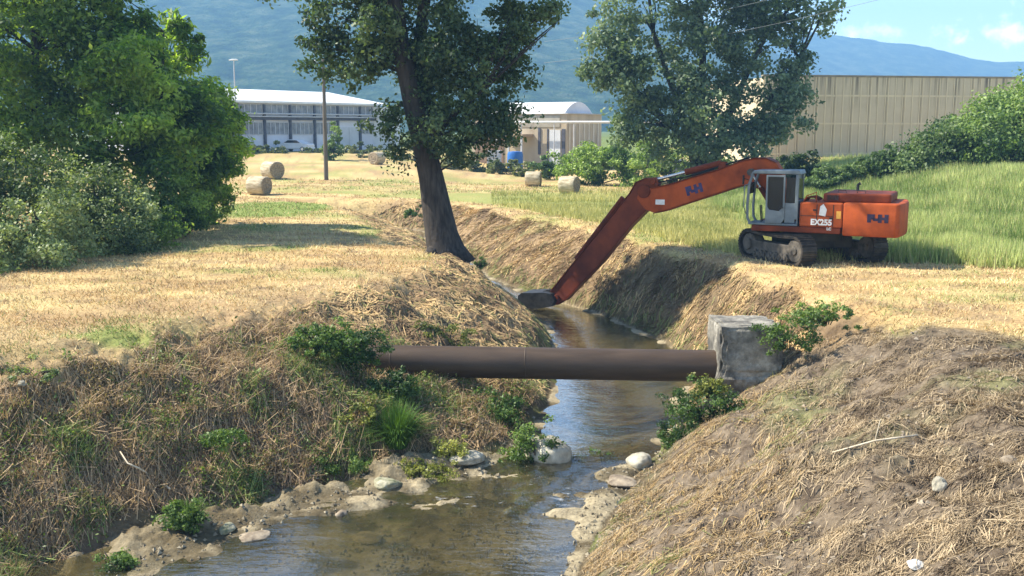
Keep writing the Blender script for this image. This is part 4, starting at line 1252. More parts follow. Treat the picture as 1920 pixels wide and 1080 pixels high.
for i_, (px_, py_, rx_, ry_, lab_) in enumerate(((1690, 312, 46, 28, 'shrub right of the excavator roof in front of the beige wall'), (1625, 326, 46, 22, 'low leafy hedge plant above the engine hood in front of the wall'), (1562, 332, 40, 20, 'low hedge plant between the cab bush and the wall foot'), (1655, 300, 30, 18, 'small shrub close to the wall foot behind the hedge'))):
    bush('hedge_bush', lab_, px_, 60 - i_ * .6, [pb_(px_, py_, 60 - i_ * .6, rx_, ry_), pb_(px_ - rx_ * .5, py_ + 8, 59.5 - i_ * .6, rx_ * .7, ry_ * .7), pb_(px_ + rx_ * .5, py_ + 4, 60.5 - i_ * .6, rx_ * .6, ry_ * .9)], 11000, .19, ((0.06, .10, .035), (.12, .185, .06), (.2, .27, .10)), 120 + i_, group='hedge in front of the beige wall', thin=.44, nscale=1.0, aspect=.4)

# ---- plants on the near banks
def at_ground(px, py):
    z = 0.0
    for _ in range(25):
        p = gp(px, py, z); z = z * .5 + hz(p.x, p.y) * .5
    return gp(px, py, z)


def clump(name, label, px, py, rpx, rpy, n, leaf, cols3, seed, cat='plant', aspect=.5, **kw):
    b = at_ground(px, py); d = b.y; k = d / F
    rx, rz = rpx * k, rpy * k
    root = empty(name, b); tag(root, label, cat, kw.get('group'))
    bl = [(b.x, b.y, b.z + rz * .45, rx, rx * .7, rz * .75), (b.x - rx * .45, b.y, b.z + rz * .3, rx * .6, rx * .5, rz * .6), (b.x + rx * .45, b.y - .1, b.z + rz * .4, rx * .6, rx * .5, rz * .6)]
    t = MB(); g = random.Random(seed)
    for _ in range(10):
        e = Vector((g.uniform(-.7, .7) * rx, g.uniform(-.4, .4) * rx, g.uniform(.4, 1.1) * rz))
        t.tube([Vector((e.x * .3, e.y * .3, -.05)), e * .6 + Vector((0, 0, .03)), e], [.012, .009, .004], 5)
    t.build('stem', M['bark'], root, smooth=True)
    foliage(root, 'foliage', bl, n, leaf, cols3, seed, thin=kw.get('thin', .42), nscale=3.5, per=45, aspect=aspect, up=kw.get('up', .5), cscale=2.0, droop=kw.get('droop', 0))
    return root


PLG = ((0.035, 0.07, 0.016), (0.08, 0.14, 0.028), (0.17, 0.25, 0.055))
PLD = ((0.028, 0.06, 0.015), (0.06, 0.115, 0.025), (0.13, 0.205, 0.05))
PLY = ((0.12, 0.14, 0.03), (0.24, 0.25, 0.05), (0.36, 0.36, 0.09))
def clump_d(name, label, px, py, d, rpx, rpy, *a, **k):
    """clump hanging at distance d even where the ground is steep"""
    global at_ground
    keep = at_ground; at_ground = lambda x, y: dp(x, y, d)
    try: return clump(name, label, px, py, rpx, rpy, *a, **k)
    finally: at_ground = keep
clump_d('leafy_weed', 'green leafy weed overgrowing the right corner of the concrete block', 1478, 652, 22.6, 56, 58, 2600, .075, PLG, 201)
clump_d('leafy_weed', 'grassy green tuft on top of the bank right of the block', 1548, 605, 23.4, 52, 34, 2200, .075, PLG, 202)
clump_d('leafy_weed', 'bushy green weed at the foot of the concrete block', 1318, 790, 21.9, 70, 62, 4600, .075, PLD, 203)
clump_d('leafy_weed', 'yellowish tuft under the pipe next to the block', 1330, 742, 22.2, 34, 40, 1500, .07, PLY, 204)
clump_d('leafy_weed', 'dark green weed running to the water below the block', 1265, 835, 21.3, 44, 44, 2000, .065, PLD, 205)
clump_d('leafy_weed', 'dark ivy-like weed over the left end of the pipe', 665, 672, 23.0, 62, 54, 4000, .08, PLD, 206)
clump_d('leafy_weed', 'sunlit green weed on the bank edge left of the pipe end', 600, 650, 22.6, 55, 40, 2600, .08, PLG, 207)
clump('leafy_weed', 'shaded weed on the slope below the pipe end', 735, 745, 45, 48, 2600, .075, PLD, 208)
clump('leafy_weed', 'lower green weed by the rock at the water edge', 1000, 868, 48, 70, 3600, .07, PLG, 209)
clump('leafy_weed', 'dark weed on the left bank under the pipe middle', 935, 790, 52, 52, 3000, .07, PLD, 210)
clump('leafy_weed', 'yellow-green weed below the bright grass tuft', 850, 855, 38, 30, 1500, .06, PLY, 211)
clump('leafy_weed', 'yellow-green weed beside the bright grass tuft', 668, 790, 40, 36, 1600, .07, PLY, 212)
clump('leafy_weed', 'low weed near the water at lower left', 335, 985, 48, 42, 2200, .07, PLG, 213)
clump('leafy_weed', 'small weed at the bottom edge of the left bank', 215, 1070, 40, 36, 1200, .06, PLG, 214)
clump('leafy_weed', 'small weed among brown stalks in the middle of the left bank', 420, 830, 48, 32, 1500, .065, PLG, 215)
clump('leafy_weed', 'weed patch at the crest of the left bank near the corner', 60, 708, 60, 14, 900, .06, BRAM, 216)
clump('leafy_weed', 'green patch on the left bank beyond the pipe', 832, 645, 50, 40, 1700, .075, ((.10, .12, .035), (.2, .22, .06), (.33, .33, .11)), 217)
clump('leafy_weed', 'weed fringe on the gravel left of the riffle', 640, 880, 55, 26, 1800, .06, PLG, 218)
clump('leafy_weed', 'mossy weed behind the small mossy stone', 800, 893, 60, 20, 1500, .06, PLY, 219)
clump('leafy_weed', 'thin weed standing in the pool right of the rock', 1130, 870, 22, 28, 260, .07, PLD, 220)
clump('leafy_weed', 'dark tuft at the bend under the leaning poplar', 897, 503, 18, 20, 900, .09, PLD, 221)
clump('leafy_weed', 'dark weed behind the poplar trunk on the far bank', 775, 405, 22, 18, 900, .13, PLD, 222)


def tuft(label, px, py, n, h, spread, cols3, seed):
    """arching long grass blades from one root"""
    b = at_ground(px, py)
    g = np.random.default_rng(seed)
    a = g.uniform(0, 2 * np.pi, n); ln = h * g.uniform(.5, 1.1, n); out = spread * g.uniform(.1, 1, n)
    r0 = g.uniform(0, .22, n)
    V = []
    S = 4
    side = np.stack([-np.sin(a), np.cos(a), np.zeros(n)], -1) * .012
    prev = None
    quads, cols = [], []
    f = g.random(n)
    c = lerp(np.array(cols3[0]), np.array(cols3[2]), f)
    for k in range(S + 1):
        t = k / S
        p = np.stack([np.cos(a) * (r0 + out * t ** 1.5), np.sin(a) * (r0 + out * t ** 1.5), ln * (t - .55 * t ** 2.4 * (out / spread))], -1)
        w = side * (1 - t * .85)
        if prev is not None:
            quads.append(np.stack([prev[0], prev[1], p + w, p - w], 1)); cols.append(c)
        prev = (p - w, p + w)
    o = link('grass_tuft', np_mesh('grass_tuft', np.concatenate(quads).reshape(-1, 3), 4, np.concatenate(cols)), M['blade'])
    o.location = b
    tag(o, label, 'grass')


BRT = ((.03, .07, .01), (.07, .14, .02), (.12, .23, .035))
tuft('bright green arching grass tuft on the left slope below the pipe', 745, 838, 1100, 1.15, .85, BRT, 301)
tuft('smaller arching grass tuft left of the bright green one', 690, 825, 350, .6, .5, BRT, 302)
tuft('green grass tuft at the water edge at lower left', 355, 978, 300, .5, .35, PLG, 303)
tuft('grass tuft overhanging the water beside the whitish rock', 1075, 880, 160, .35, .3, PLG, 304)

# ================================================================== STONES
def rock(label, px, py, rpx, rpy, seed, mat=None, zoff=0.0, d=None):
    b = at_ground(px, py) if d is None else dp(px, py, d); k = b.y / F
    bm = bmesh.new(); bmesh.ops.create_icosphere(bm, subdivisions=4, radius=1)
    for v in bm.verts:
        n = v.co.normalized()
        f = float(vnoise(np.array([n.x * 1.4 + seed]), np.array([n.y * 1.4]), seed, np.array([n.z * 1.4]))[0]); f2 = float(vnoise(np.array([n.x * 4]), np.array([n.y * 4 + seed]), seed + 1, np.array([n.z * 4]))[0])
        q = .68 + .5 * f + .14 * f2
        v.co = Vector((n.x * q * rpx * k, n.y * q * rpx * k * .8, max(n.z, -.5) * q * rpy * k))
    me = bpy.data.meshes.new('rock'); bm.to_mesh(me); bm.free()
    for p in me.polygons: p.use_smooth = True
    o = link('rock', me, mat or M['rock']); o.location = (b.x, b.y, b.z + rpy * k * .35 + zoff)
    o.rotation_euler[2] = seed
    tag(o, label, 'rock')


moss = surf('mossy_stone', (0.10, 0.11, 0.05), (0.4, 0.37, 0.26), 5, .9, bump=.8, bscale=12)
brown_r = surf('brown_stone', (0.13, 0.10, 0.07), (0.33, 0.27, 0.19), 5, .9, bump=.8, bscale=12)
rock('large whitish rock at the left edge of the pool', 1030, 862, 50, 32, 3)
rock('smooth pale rock at the right edge of the pool', 1200, 872, 30, 20, 5)
rock('flat pale slab at the foot of the left bank', 880, 862, 36, 13, 7)
rock('small mossy stone on the gravel left of the riffle', 727, 912, 27, 12, 9, moss)
rock('brown stone half sunk left of the riffle', 640, 968, 16, 9, 11, brown_r)
rock('pale flat stone by the lower left shore', 478, 1008, 32, 7, 13, brown_r)
rock('small yellowish stone at the lower left shore', 425, 995, 18, 10, 14, moss)
rock('pale stone in the shallow water below the riffle', 690, 1012, 34, 8, 15, brown_r)
rock('mossy stone in the middle of the riffle', 958, 962, 17, 9, 17, moss)
rock('pale stone at the lower right water edge', 1165, 905, 32, 9, 18, brown_r)
rock('pale clod lying on the grey right bank', 1762, 915, 15, 17, 19)
rock('dark clod on the grey right bank near the edge', 1893, 868, 20, 10, 20, brown_r)
rock('small white stone at the bottom of the right bank', 1718, 1062, 18, 10, 21, surf('white_stone', (.5, .5, .48), (.75, .75, .72), 5, .8, bump=.4))
rock('small whitish stone at the crest of the left bank', 42, 722, 8, 7, 22)

bmat_ = surf('dead_wood', (0.38, 0.31, 0.21), (0.62, 0.54, 0.4), 6, .9, bump=.4)
def branch(label, pts, r):
    b0 = at_ground(*pts[0])
    q = [at_ground(a, b) + Vector((0, 0, .12)) - b0 for a, b in pts]
    m = MB(); m.tube(q, [r * (1 - .6 * i / len(q)) for i in range(len(q))], 8)
    mid = q[1]; m.tube([mid, mid + Vector((.12, .15, .3))], [r * .6, r * .25], 6)
    o = m.build('dead_branch', bmat_, None, smooth=True); o.location = b0; tag(o, label, 'branch')
branch('pale dead branch lying on the lower left bank', [(320, 928), (285, 905), (262, 890), (240, 880), (226, 858)], .022)
branch('pale dead stick among the cut reeds on the right bank', [(1720, 770 + 60), (1640, 840), (1560, 862)], .018)

# ================================================================== BUILDINGS
white_roof = surf('white_sheet_roof', (0.62, 0.62, 0.6), (0.78, 0.78, 0.76), .6, .5)
wall_w = surf('pale_panel_wall', (0.60, 0.60, 0.64), (0.72, 0.72, 0.76), .5, .85)
dark_col = surf('dark_steel_post', (0.06, 0.06, 0.075), (0.10, 0.10, 0.12), 2, .6)
win_m, wnt2, wb2 = new_mat('shed_window'); wb2.inputs['Base Color'].default_value = (.07, .075, .085, 1); wb2.inputs['Roughness'].default_value = .15
nn = noise_node(wnt2, 1.2, 3); rr_ = ramp(wnt2, nn.outputs['Fac'], [(.35, (.14, .143, .15)), (.65, (.28, .285, .29))]); wnt2.links.new(rr_.outputs[0], wb2.inputs['Base Color'])
light_frame = surf('light_frame', (.42, .42, .42), (.52, .52, .52), 2, .6)
door_m = surf('grey_sheet_door', (.5, .51, .52), (.6, .61, .62), .8, .6)


def frame_matrix(A, B):
    """local X along the facade A->B, local Y into the building, Z up"""
    A, B = Vector(A), Vector(B)
    u = (B - A); u.z = 0; L = u.length; u.normalize()
    n = Vector((-u.y, u.x, 0))
    return A, math.atan2(u.y, u.x), L


A = dp(395, 290, 117); B = dp(716, 290, 139)
A.z = B.z = 0.6
o, rz, L = frame_matrix(A, B)
ws = empty('long_shed', o, rz)
tag(ws, 'long industrial shed with white roof, dark windows and pale panels at left', 'building')
mb = MB(); mb.box(0, L, .15, 22, -1.2, 7.0); mb.build('wall', wall_w, ws)
mb = MB(); mb.prism_xy([(0, 0), (1, 0), (1, 1), (0, 1)], 0, 1); mb.v = []; mb.f = []
mb.add([(-.6, -.5, 6.75), (L + .6, -.5, 6.75), (L + .6, 11, 8.55), (-.6, 11, 8.55), (-.6, 22.5, 6.75), (L + .6, 22.5, 6.75), (-.6, -.5, 7.0), (L + .6, -.5, 7.0), (L + .6, 11, 8.8), (-.6, 11, 8.8), (-.6, 22.5, 7.0), (L + .6, 22.5, 7.0)],
       [(0, 3, 2, 1), (3, 4, 5, 2), (6, 7, 8, 9), (9, 8, 11, 10), (0, 1, 7, 6), (4, 10, 11, 5), (0, 6, 9, 3), (3, 9, 10, 4), (1, 2, 8, 7), (2, 5, 11, 8)])
mb.build('roof', white_roof, ws)
nb = 7
bay = L / nb
for i in range(nb + 1):
    mb = MB(); mb.box(i * bay - .15, i * bay + .15, -.12, .148, -1.2, 6.6); mb.build('post', dark_col, ws)
for i in range(nb):
    x0, x1 = i * bay + .25, (i + 1) * bay - .25
    for (z0, z1, k) in ((5.35, 6.65, 4), (3.0, 4.5, 5)):
        if i == nb - 2 and z0 < 4: continue
        wv = MB(); wv.box(x0, x1, .10, .147, z0, z1); wo_ = wv.build('window', win_m, ws)
        fv = MB()
        for q in range(k + 1):
            xx = x0 + (x1 - x0) * q / k; fv.box(xx - .06, xx + .06, .05, .098, z0 + .08, z1 - .08)
        fv.box(x0 - .06, x1 + .06, .045, .098, z0, z0 + .08); fv.box(x0 - .06, x1 + .06, .045, .098, z1 - .08, z1)
        fv.build('window_frame', light_frame, wo_)
mb = MB(); mb.box(0, L, -.30, -.14, 4.75, 5.1); mb.build('ledge', dark_col, ws)
mb = MB(); mb.box(0, L, -.62, -.32, 5.1, 5.22); mb.tube([(0, -.5, 5.5), (L, -.5, 5.5)], .09, 8); mb.build('pipe_rack', light_frame, ws)
xd = (nb - 2) * bay
mb = MB(); mb.box(xd + .3, xd + bay - .3, .03, .146, -1.2, 3.9)
dd_ = mb.build('sliding_door', door_m, ws)
mb = MB(); mb.box(xd + bay / 2 - .05, xd + bay / 2 + .05, 0, .028, -1.2, 3.9); mb.box(xd + .3, xd + .36, 0, .028, -1.2, 3.9); mb.build('door_rail', light_frame, dd_)
A2 = dp(699, 290, 138); A2.z = .6
wb_ = empty('annex_block', A2, R(-12)); tag(wb_, 'narrow white annex at the right end of the long shed', 'building')
mb = MB(); mb.box(0, 2.6, 0, 4, -1.2, 6.4); mb.build('wall', surf('white_plaster', (.68, .68, .66), (.78, .78, .76), .7, .9), wb_)
mb = MB(); mb.box(-.1, 2.7, -.1, 4.1, 6.403, 6.55); mb.build('roof_slab', white_roof, wb_)

# ---- beige shed with a barrel roof
beige = surf('beige_wall', (.36, .29, .20), (.52, .44, .32), .5, .9, bump=.1, vec_scale=(1, 1, .25))
Cn = dp(1062, 300, 108); Ln = dp(885, 300, 114)
Cn.z = Ln.z = 0
o, rz, L = frame_matrix(Ln, Cn)
bs = empty('barrel_shed', o, rz); tag(bs, 'beige shed with a white barrel roof, doors and a pipe along it', 'building')
DP = 8.5
mb = MB(); mb.box(0, L, 0, DP, -1, 5.85); mb.build('wall', beige, bs)
ar = MB(); pts = [(.5 + 6.6 * k / 14, 5.95 + 1.25 * math.sin(math.pi * k / 14) ** .8) for k in range(15)]
n = len(pts)
ar.add([(2.2, y, z) for y, z in pts] + [(L - .6, y, z) for y, z in pts], [(i, i + 1, i + n + 1, i + n) for i in range(n - 1)] + [list(range(n)), list(range(2 * n - 1, n - 1, -1))])
rfo = ar.build('barrel_roof', white_roof, bs)
ge = MB(); ge.add([(L - .59, y, z) for y, z in pts] + [(L - .5, y, z) for y, z in pts], [list(range(n)), list(range(2 * n - 1, n - 1, -1))] + [(i, i + 1, i + n + 1, i + n) for i in range(n - 1)])
ge.build('gable_end', wall_w, rfo)
mb = MB(); mb.box(-.2, L + .2, -.2, DP + .2, 5.853, 5.95); mb.build('parapet', surf('grey_coping', (.4, .39, .36), (.5, .49, .45), 1, .9), bs)
# upper band with dark openings under the roof
mb = MB(); mb.box(L - 6.5, L - .8, -.06, -.003, 4.5, 5.7); mb.build('fascia', surf('fascia_grey', (.3, .27, .22), (.4, .37, .3), 1, .9), bs)
for (xa, xb, z0, z1, mt, nm) in ((L - 2.0, L - .7, -.6, 4.2, door_m, 'grey_door'), (L - .55, L - .15, -.6, 4.3, dark_col, 'dark_opening'), (L - 3.4, L - 3.1, 1.6, 4.4, dark_col, 'downpipe'), (L - 2.3, L - 2.15, -.6, 4.3, dark_col, 'door_edge')):
    mb = MB(); mb.box(xa, xb, -.09, -.004, z0, z1); mb.build(nm, mt, bs)
mb = MB()
for k in range(7): mb.box(L + .004, L + .07, .5 + k * 1.15, .75 + k * 1.15, -1, 5.1)
mb.build('end_rib', surf('rib_beige', (.55, .5, .4), (.66, .6, .5), 1, .85), bs)
mb = MB(); mb.box(L + .003, L + .05, 1.6, 2.0, -1, 4.6); mb.build('end_opening', dark_col, bs)
mb = MB(); mb.box(L - 7.5, L - 4.0, -2.4, -.003, 3.5, 3.75); mb.build('canopy_roof', surf('canopy_brown', (.3, .22, .14), (.4, .3, .2), 1, .85), bs)
mb = MB()
for xx in (L - 7.3, L - 5.8, L - 4.2): mb.box(xx - .09, xx + .09, -2.3, -2.12, -1, 3.49)
mb.build('canopy_post', light_frame, bs)
mb = MB(); mb.box(.5, L - 7.7, -.08, -.004, -.6, 3.4); mb.build('brown_lean_to', surf('brown_boards', (.17, .11, .075), (.26, .18, .12), 1.2, .9, vec_scale=(4, 1, .3)), bs)
mb = MB(); mb.tube([(L - 6.2, -.9, 5.0), (L + 1.5, -.9, 5.0), (L + 9, 4, 5.0)], .13, 10); mb.build('overhead_pipe', surf('white_pipe', (.6, .6, .58), (.7, .7, .68), 2, .5), bs, smooth='auto')
mb = MB()
for xx in (L - 5, L - 1, L + 1.3): mb.tube([(xx, -.9, -1), (xx, -.9, 4.87)], .06, 8)
mb.build('pipe_support', light_frame, bs)

# tanks in front of that shed
bt = dp(966, 300, 104); bt.z = hz(bt.x, bt.y)
mb = MB(); mb.tube([(0, 0, 0), (0, 0, .05), (0, 0, .9), (0, 0, 1.75), (0, 0, 2.0), (0, 0, 2.05)], [.78, .8, .82, .8, .7, .3], 24)
o_ = mb.build('water_tank', surf('blue_plastic', (.02, .10, .32), (.03, .14, .42), 2, .4), None, smooth='auto'); o_.location = bt; tag(o_, 'blue plastic tank standing in the weeds by the beige shed', 'tank')
bt = dp(927, 300, 105); bt.z = hz(bt.x, bt.y)
mb = MB(); mb.box(-.7, .7, -.6, .6, .12, 2.0)
for k in range(6): mb.box(-.74 + k * .28, -.68 + k * .28, -.64, -.602, .1, 2.04)
for k in range(4): mb.box(-.74, .74, -.66, -.645, .3 + k * .5, .36 + k * .5)
o_ = mb.build('caged_tank', surf('white_plastic', (.45, .46, .46), (.6, .6, .6), 2, .5), None, bevel=.02); o_.location = bt; tag(o_, 'pale caged tank left of the blue tank', 'tank')

# ---- big beige precast wall at right
A = dp(1425, 315, 85); B = dp(1905, 315, 89)
A.z = B.z = 0
o, rz, L = frame_matrix(A, B)
bw = empty('precast_hall', o, rz); tag(bw, 'large windowless hall of ribbed beige concrete panels behind the excavator', 'building')
pm, pn, pbs2 = new_mat('precast_beige')
n1_ = noise_node(pn, .35, 8, .7); r1_ = ramp(pn, n1_.outputs['Fac'], [(.3, (.49, .41, .275)), (.7, (.60, .51, .35))])
# rain streaks: dark runs that start at the top edge
tcw = pn.nodes.new('ShaderNodeTexCoord'); sx_ = pn.nodes.new('ShaderNodeSeparateXYZ'); pn.links.new(tcw.outputs['Object'], sx_.inputs[0])
mpw = pn.nodes.new('ShaderNodeMapping'); mpw.inputs['Scale'].default_value = (1.6, 1, .06); pn.links.new(tcw.outputs['Object'], mpw.inputs[0])
nw = pn.nodes.new('ShaderNodeTexNoise'); nw.inputs['Scale'].default_value = 1.4; nw.inputs['Detail'].default_value = 5; pn.links.new(mpw.outputs[0], nw.inputs['Vector'])
rw1 = pn.nodes.new('ShaderNodeMapRange'); rw1.inputs[1].default_value = .52; rw1.inputs[2].default_value = .66; pn.links.new(nw.outputs['Fac'], rw1.inputs[0])
rw2 = pn.nodes.new('ShaderNodeMapRange'); rw2.inputs[1].default_value = 6.0; rw2.inputs[2].default_value = 8.3; pn.links.new(sx_.outputs['Z'], rw2.inputs[0])
mw_ = pn.nodes.new('ShaderNodeMath'); mw_.operation = 'MULTIPLY'; pn.links.new(rw1.outputs[0], mw_.inputs[0]); pn.links.new(rw2.outputs[0], mw_.inputs[1])
mxw = pn.nodes.new('ShaderNodeMixRGB'); mxw.inputs[2].default_value = (.10, .085, .06, 1)
mlim = pn.nodes.new('ShaderNodeMath'); mlim.operation = 'MULTIPLY'; mlim.inputs[1].default_value = .8; pn.links.new(mw_.outputs[0], mlim.inputs[0])
pn.links.new(mlim.outputs[0], mxw.inputs[0]); pn.links.new(r1_.outputs[0], mxw.inputs[1]); pn.links.new(mxw.outputs[0], pbs2.inputs['Base Color']); pbs2.inputs['Roughness'].default_value = .92
HW = 8.6
npan = 15; pwid = L / npan
mb = MB()
for i in range(npan):
    mb.box(i * pwid + .02, (i + 1) * pwid - .02, 0, .3, -1, HW)
mb.build('panel_wall', pm, bw)
mb = MB(); mb.box(0.03, L - .03, .302, 16, -1, HW - .1); mb.build('hall_body', pm, bw)
rb = surf('rib_light', (.58, .49, .32), (.68, .58, .39), .5, .9)
mb = MB()
for i in range(npan):
    for k in (0.06, .48, .9):
        mb.box(i * pwid + k * pwid, i * pwid + k * pwid + .09, -.05, -.003, -1, HW - .02)
for z in (2.2, 4.7, 7.0): mb.box(.02, L - .02, -.026, -.002, z, z + .14)
mb.build('panel_rib', rb, bw)
mb = MB(); mb.box(-.05, L + .05, -.06, .4, HW + .003, HW + .15); mb.build('coping', surf('dark_coping', (.2, .17, .12), (.3, .26, .19), .8, .9), bw)

# ================================================================== POLE, LAMP, CABLES, CARS
pb0 = dp(612, 341, 79); pb0.z = hz(pb0.x, pb0.y) - .1
up_ = empty('utility_pole', pb0); tag(up_, 'tall slim grey pole standing alone in the mown field', 'pole')
mb = MB(); mb.tube([(0, 0, 0), (0, 0, 4), (0.02, 0, 9.3)], [.17, .15, .11], 12); mb.build('pole_shaft', surf('pole_wood', (.09, .075, .06), (.17, .145, .115), 2, .9, vec_scale=(4, 4, .3)), up_, smooth='auto')
mb = MB(); mb.box(-.7, .7, -.06, .06, 8.9, 9.02); co_ = mb.build('crossarm', dark_col, up_)
for xx in (-.6, 0, .6):
    mb = MB(); mb.tube([(xx, 0, 9.02), (xx, 0, 9.1), (xx, 0, 9.2)], [.03, .06, .04], 10); mb.build('insulator', white_dec, co_, smooth=True)

lp = dp(446, 300, 118); lp.z = 0
sl = empty('street_lamp', lp); tag(sl, 'slender street lamp rising behind the left end of the shed roof', 'street lamp')
hz_ = dp(446, 113, 118).z
mb = MB(); mb.tube([(0, 0, 0), (0, 0, hz_ - .2), (0, 0, hz_)], [.10, .06, .05], 10); mb.build('lamp_post', light_frame, sl, smooth='auto')
mb = MB(); mb.tube([(-.55, 0, hz_), (-.2, 0, hz_ + .06), (.3, 0, hz_ + .06), (.5, 0, hz_ + .02)], [.05, .09, .09, .04], 10); mb.build('lamp_head', surf('lamp_white', (.6, .6, .58), (.7, .7, .68), 3, .4), sl, smooth='auto')


def cable(label, pts, sag, r):
    P = []
    a, b = pts
    for i in range(41):
        t = i / 40; p = a.lerp(b, t); p.z -= sag * 4 * t * (1 - t); P.append(p - a)
    mb = MB(); mb.tube(P, r, 6); o_ = mb.build('power_cable', surf('grey_cable', (.16, .17, .17), (.24, .25, .25), 2, .5), None, smooth=True)
    o_.location = a; tag(o_, label, 'cable', 'overhead cables crossing the wide poplar')


cable('lower thin overhead cable crossing the wide poplar', (dp(1020, 118, 78), dp(1760, -30, 60)), .5, .011)
cable('upper thin overhead cable crossing the wide poplar', (dp(1020, 78, 79), dp(1700, -70, 61)), .5, .010)


def car(px, d, rz, paint, label):
    p = dp(px, 300, d)
    root = empty('parked_car', (p.x, d, hz(p.x, d) + .01), rz); tag(root, label, 'car')
    mb = MB()
    side = [(-2.0, .35), (-2.05, .75), (-1.95, .95), (-1.2, 1.02), (-.55, 1.42), (.75, 1.45), (1.45, 1.05), (1.95, .95), (2.05, .55), (2.0, .3)]
    mb.prism_xz(side, -.83, .83); body_ = mb.build('body', paint, root, bevel=.08)
    gl = MB()
    for s_ in (-1, 1): gl.prism_xz([(-1.0, 1.05), (-.5, 1.36), (.7, 1.38), (1.25, 1.05)], s_ * .836 - .004, s_ * .836 + .004)
    gl.build('side_window', glassm, body_)
    for xx in (-1.25, 1.3):
        for s_ in (-1, 1):
            w = MB(); w.cyl((xx, s_ * .66, .31), (xx, s_ * .85, .31), .31, 20); t_ = w.build('wheel', blackm, root, smooth='auto', bevel=.03)
            w = MB(); w.cyl((xx, s_ * .845, .31), (xx, s_ * .86, .31), .19, 16); w.build('rim', chrome, t_, smooth='auto')
    for s_ in (-1, 1):
        h = MB(); h.box(2.0, 2.06, s_ * .6 - .15, s_ * .6 + .15, .62, .76); h.build('headlight', white_dec, root)
    bp = MB(); bp.box(-2.09, -2.0, -.8, .8, .35, .55); bp.box(2.0, 2.09, -.8, .8, .33, .53); bp.build('bumper', paint, root, bevel=.02)


car_w = surf('white_car_paint', (.62, .62, .62), (.72, .72, .72), 1, .3)
car_d = surf('grey_blue_car_paint', (.10, .13, .16), (.15, .18, .21), 1, .3)
car(557, 124, R(160), car_w, 'white car parked in front of the long shed behind scrub')
car(1272, 92, R(170), car_d, 'grey car seen through the gap under the wide poplar')

# ================================================================== GRASS AND STRAW (nobody could count it)
def scatter(n, y0, y1, seed, u0=-.62, u1=.62):
    g = np.random.default_rng(seed)
    y = np.exp(g.uniform(math.log(y0), math.log(y1), n)); x = g.uniform(u0, u1, n) * y
    return x, y, g


def blades(name, label, cat, x, y, g, hgt, wid, cols, lean=.5, dirv=None, dir_spread=None, mat='straw'):
    """one triangle per blade; dirv: preferred lean direction"""
    n = len(x)
    z = height(x, y)
    a = g.uniform(0, 2 * np.pi, n)
    if dirv is not None:
        a2 = np.arctan2(dirv[1], dirv[0]) + g.normal(size=n) * dir_spread
    else:
        a2 = g.uniform(0, 2 * np.pi, n)
    ln = np.clip(lean + g.normal(size=n) * lean * .35, .02, 1.4)           # lean angle
    v = np.empty((n, 3, 3))
    bx, by = np.cos(a) * wid, np.sin(a) * wid
    v[:, 0] = np.stack([x - bx, y - by, z - .01], -1)
    v[:, 1] = np.stack([x + bx, y + by, z - .01], -1)
    v[:, 2] = np.stack([x + np.cos(a2) * np.sin(ln) * hgt, y + np.sin(a2) * np.sin(ln) * hgt, z + np.cos(ln) * hgt], -1)
    o = link(name, np_mesh(name, v.reshape(-1, 3), 3, cols), M[mat])
    tag(o, label, cat, kind='stuff')
    return o


def strips(name, label, cat, x, y, g, ln, wid, cols, ang, lift=.03, tilt=.12, mat='straw'):
    """flat-lying stalks that follow the ground"""
    n = len(x)
    dx, dy = np.cos(ang) * ln / 2, np.sin(ang) * ln / 2
    za, zb = height(x - dx, y - dy), height(x + dx, y + dy)
    l1 = lift * g.random(n) + np.abs(g.normal(size=n)) * tilt * ln * .5; l2 = lift * g.random(n)
    px, py = -np.sin(ang) * wid, np.cos(ang) * wid
    v = np.empty((n, 4, 3))
    v[:, 0] = np.stack([x - dx - px, y - dy - py, za + l2], -1)
    v[:, 1] = np.stack([x - dx + px, y - dy + py, za + l2 + wid * .6], -1)
    v[:, 2] = np.stack([x + dx + px * .4, y + dy + py * .4, zb + l1 + wid * .4], -1)
    v[:, 3] = np.stack([x + dx - px * .4, y + dy - py * .4, zb + l1], -1)
    o = link(name, np_mesh(name, v.reshape(-1, 3), 4, cols), M[mat])
    tag(o, label, cat, kind='stuff')
    return o


def mixcols(g, n, a, b, f=None, jit=.2):
    f = g.random(n) if f is None else np.clip(f + g.normal(size=n) * .2, 0, 1)
    return lerp(np.array(a), np.array(b), f) * g.uniform(1 - jit, 1 + jit, (n, 1))


# stubble and raked hay on the field
x, y, g = scatter(420000, 14, 80, 401)
r_ = regions(x, y)
bank = np.maximum(r_['lbank'], r_['rbank'])
keep = (bank < .5) & (r_['grey'] < .4) & (r_['grass'] < .5) & ((r_['tl'] > 0) | (r_['tr'] > 0)) & (g.random(len(x)) < np.clip(.15 + 1.7 * (fbm(x * .9, y * 1.5, 452, 4) - .25), .08, 1))
x, y = x[keep], y[keep]; n = len(x); rr = {k: v[keep] for k, v in r_.items() if k != 'y'}
c = mixcols(g, n, (.44, .30, .13), (.76, .60, .31), 1 - (.8 * fbm(x * 0.22, y * 1.1, 81, 4) + .2 * (.5 + .5 * np.sin((y * .82 + x * .42 + 1.2 * fbm(x * .15, y * .15, 82, 2)) * 2.6))) * 1.4 + .25)
c = c * (.62 + .72 * np.clip(fbm(x * .45, y * .8, 451, 4) * 1.5 - .25, 0, 1))[:, None]
tn = g.random(n) < np.clip((rr['n2'] - .5) * 3, 0, .6)
c[tn] = mixcols(g, tn.sum(), (.27, .175, .09), (.52, .37, .20))
gp_ = g.random(n) < np.clip(rr['patch'] * 1.3 + .05 + np.clip(rr['n1'] - .5, 0, 1) * 1.0, 0, .85)
c[gp_] = mixcols(g, gp_.sum(), (.14, .21, .045), (.28, .36, .09))
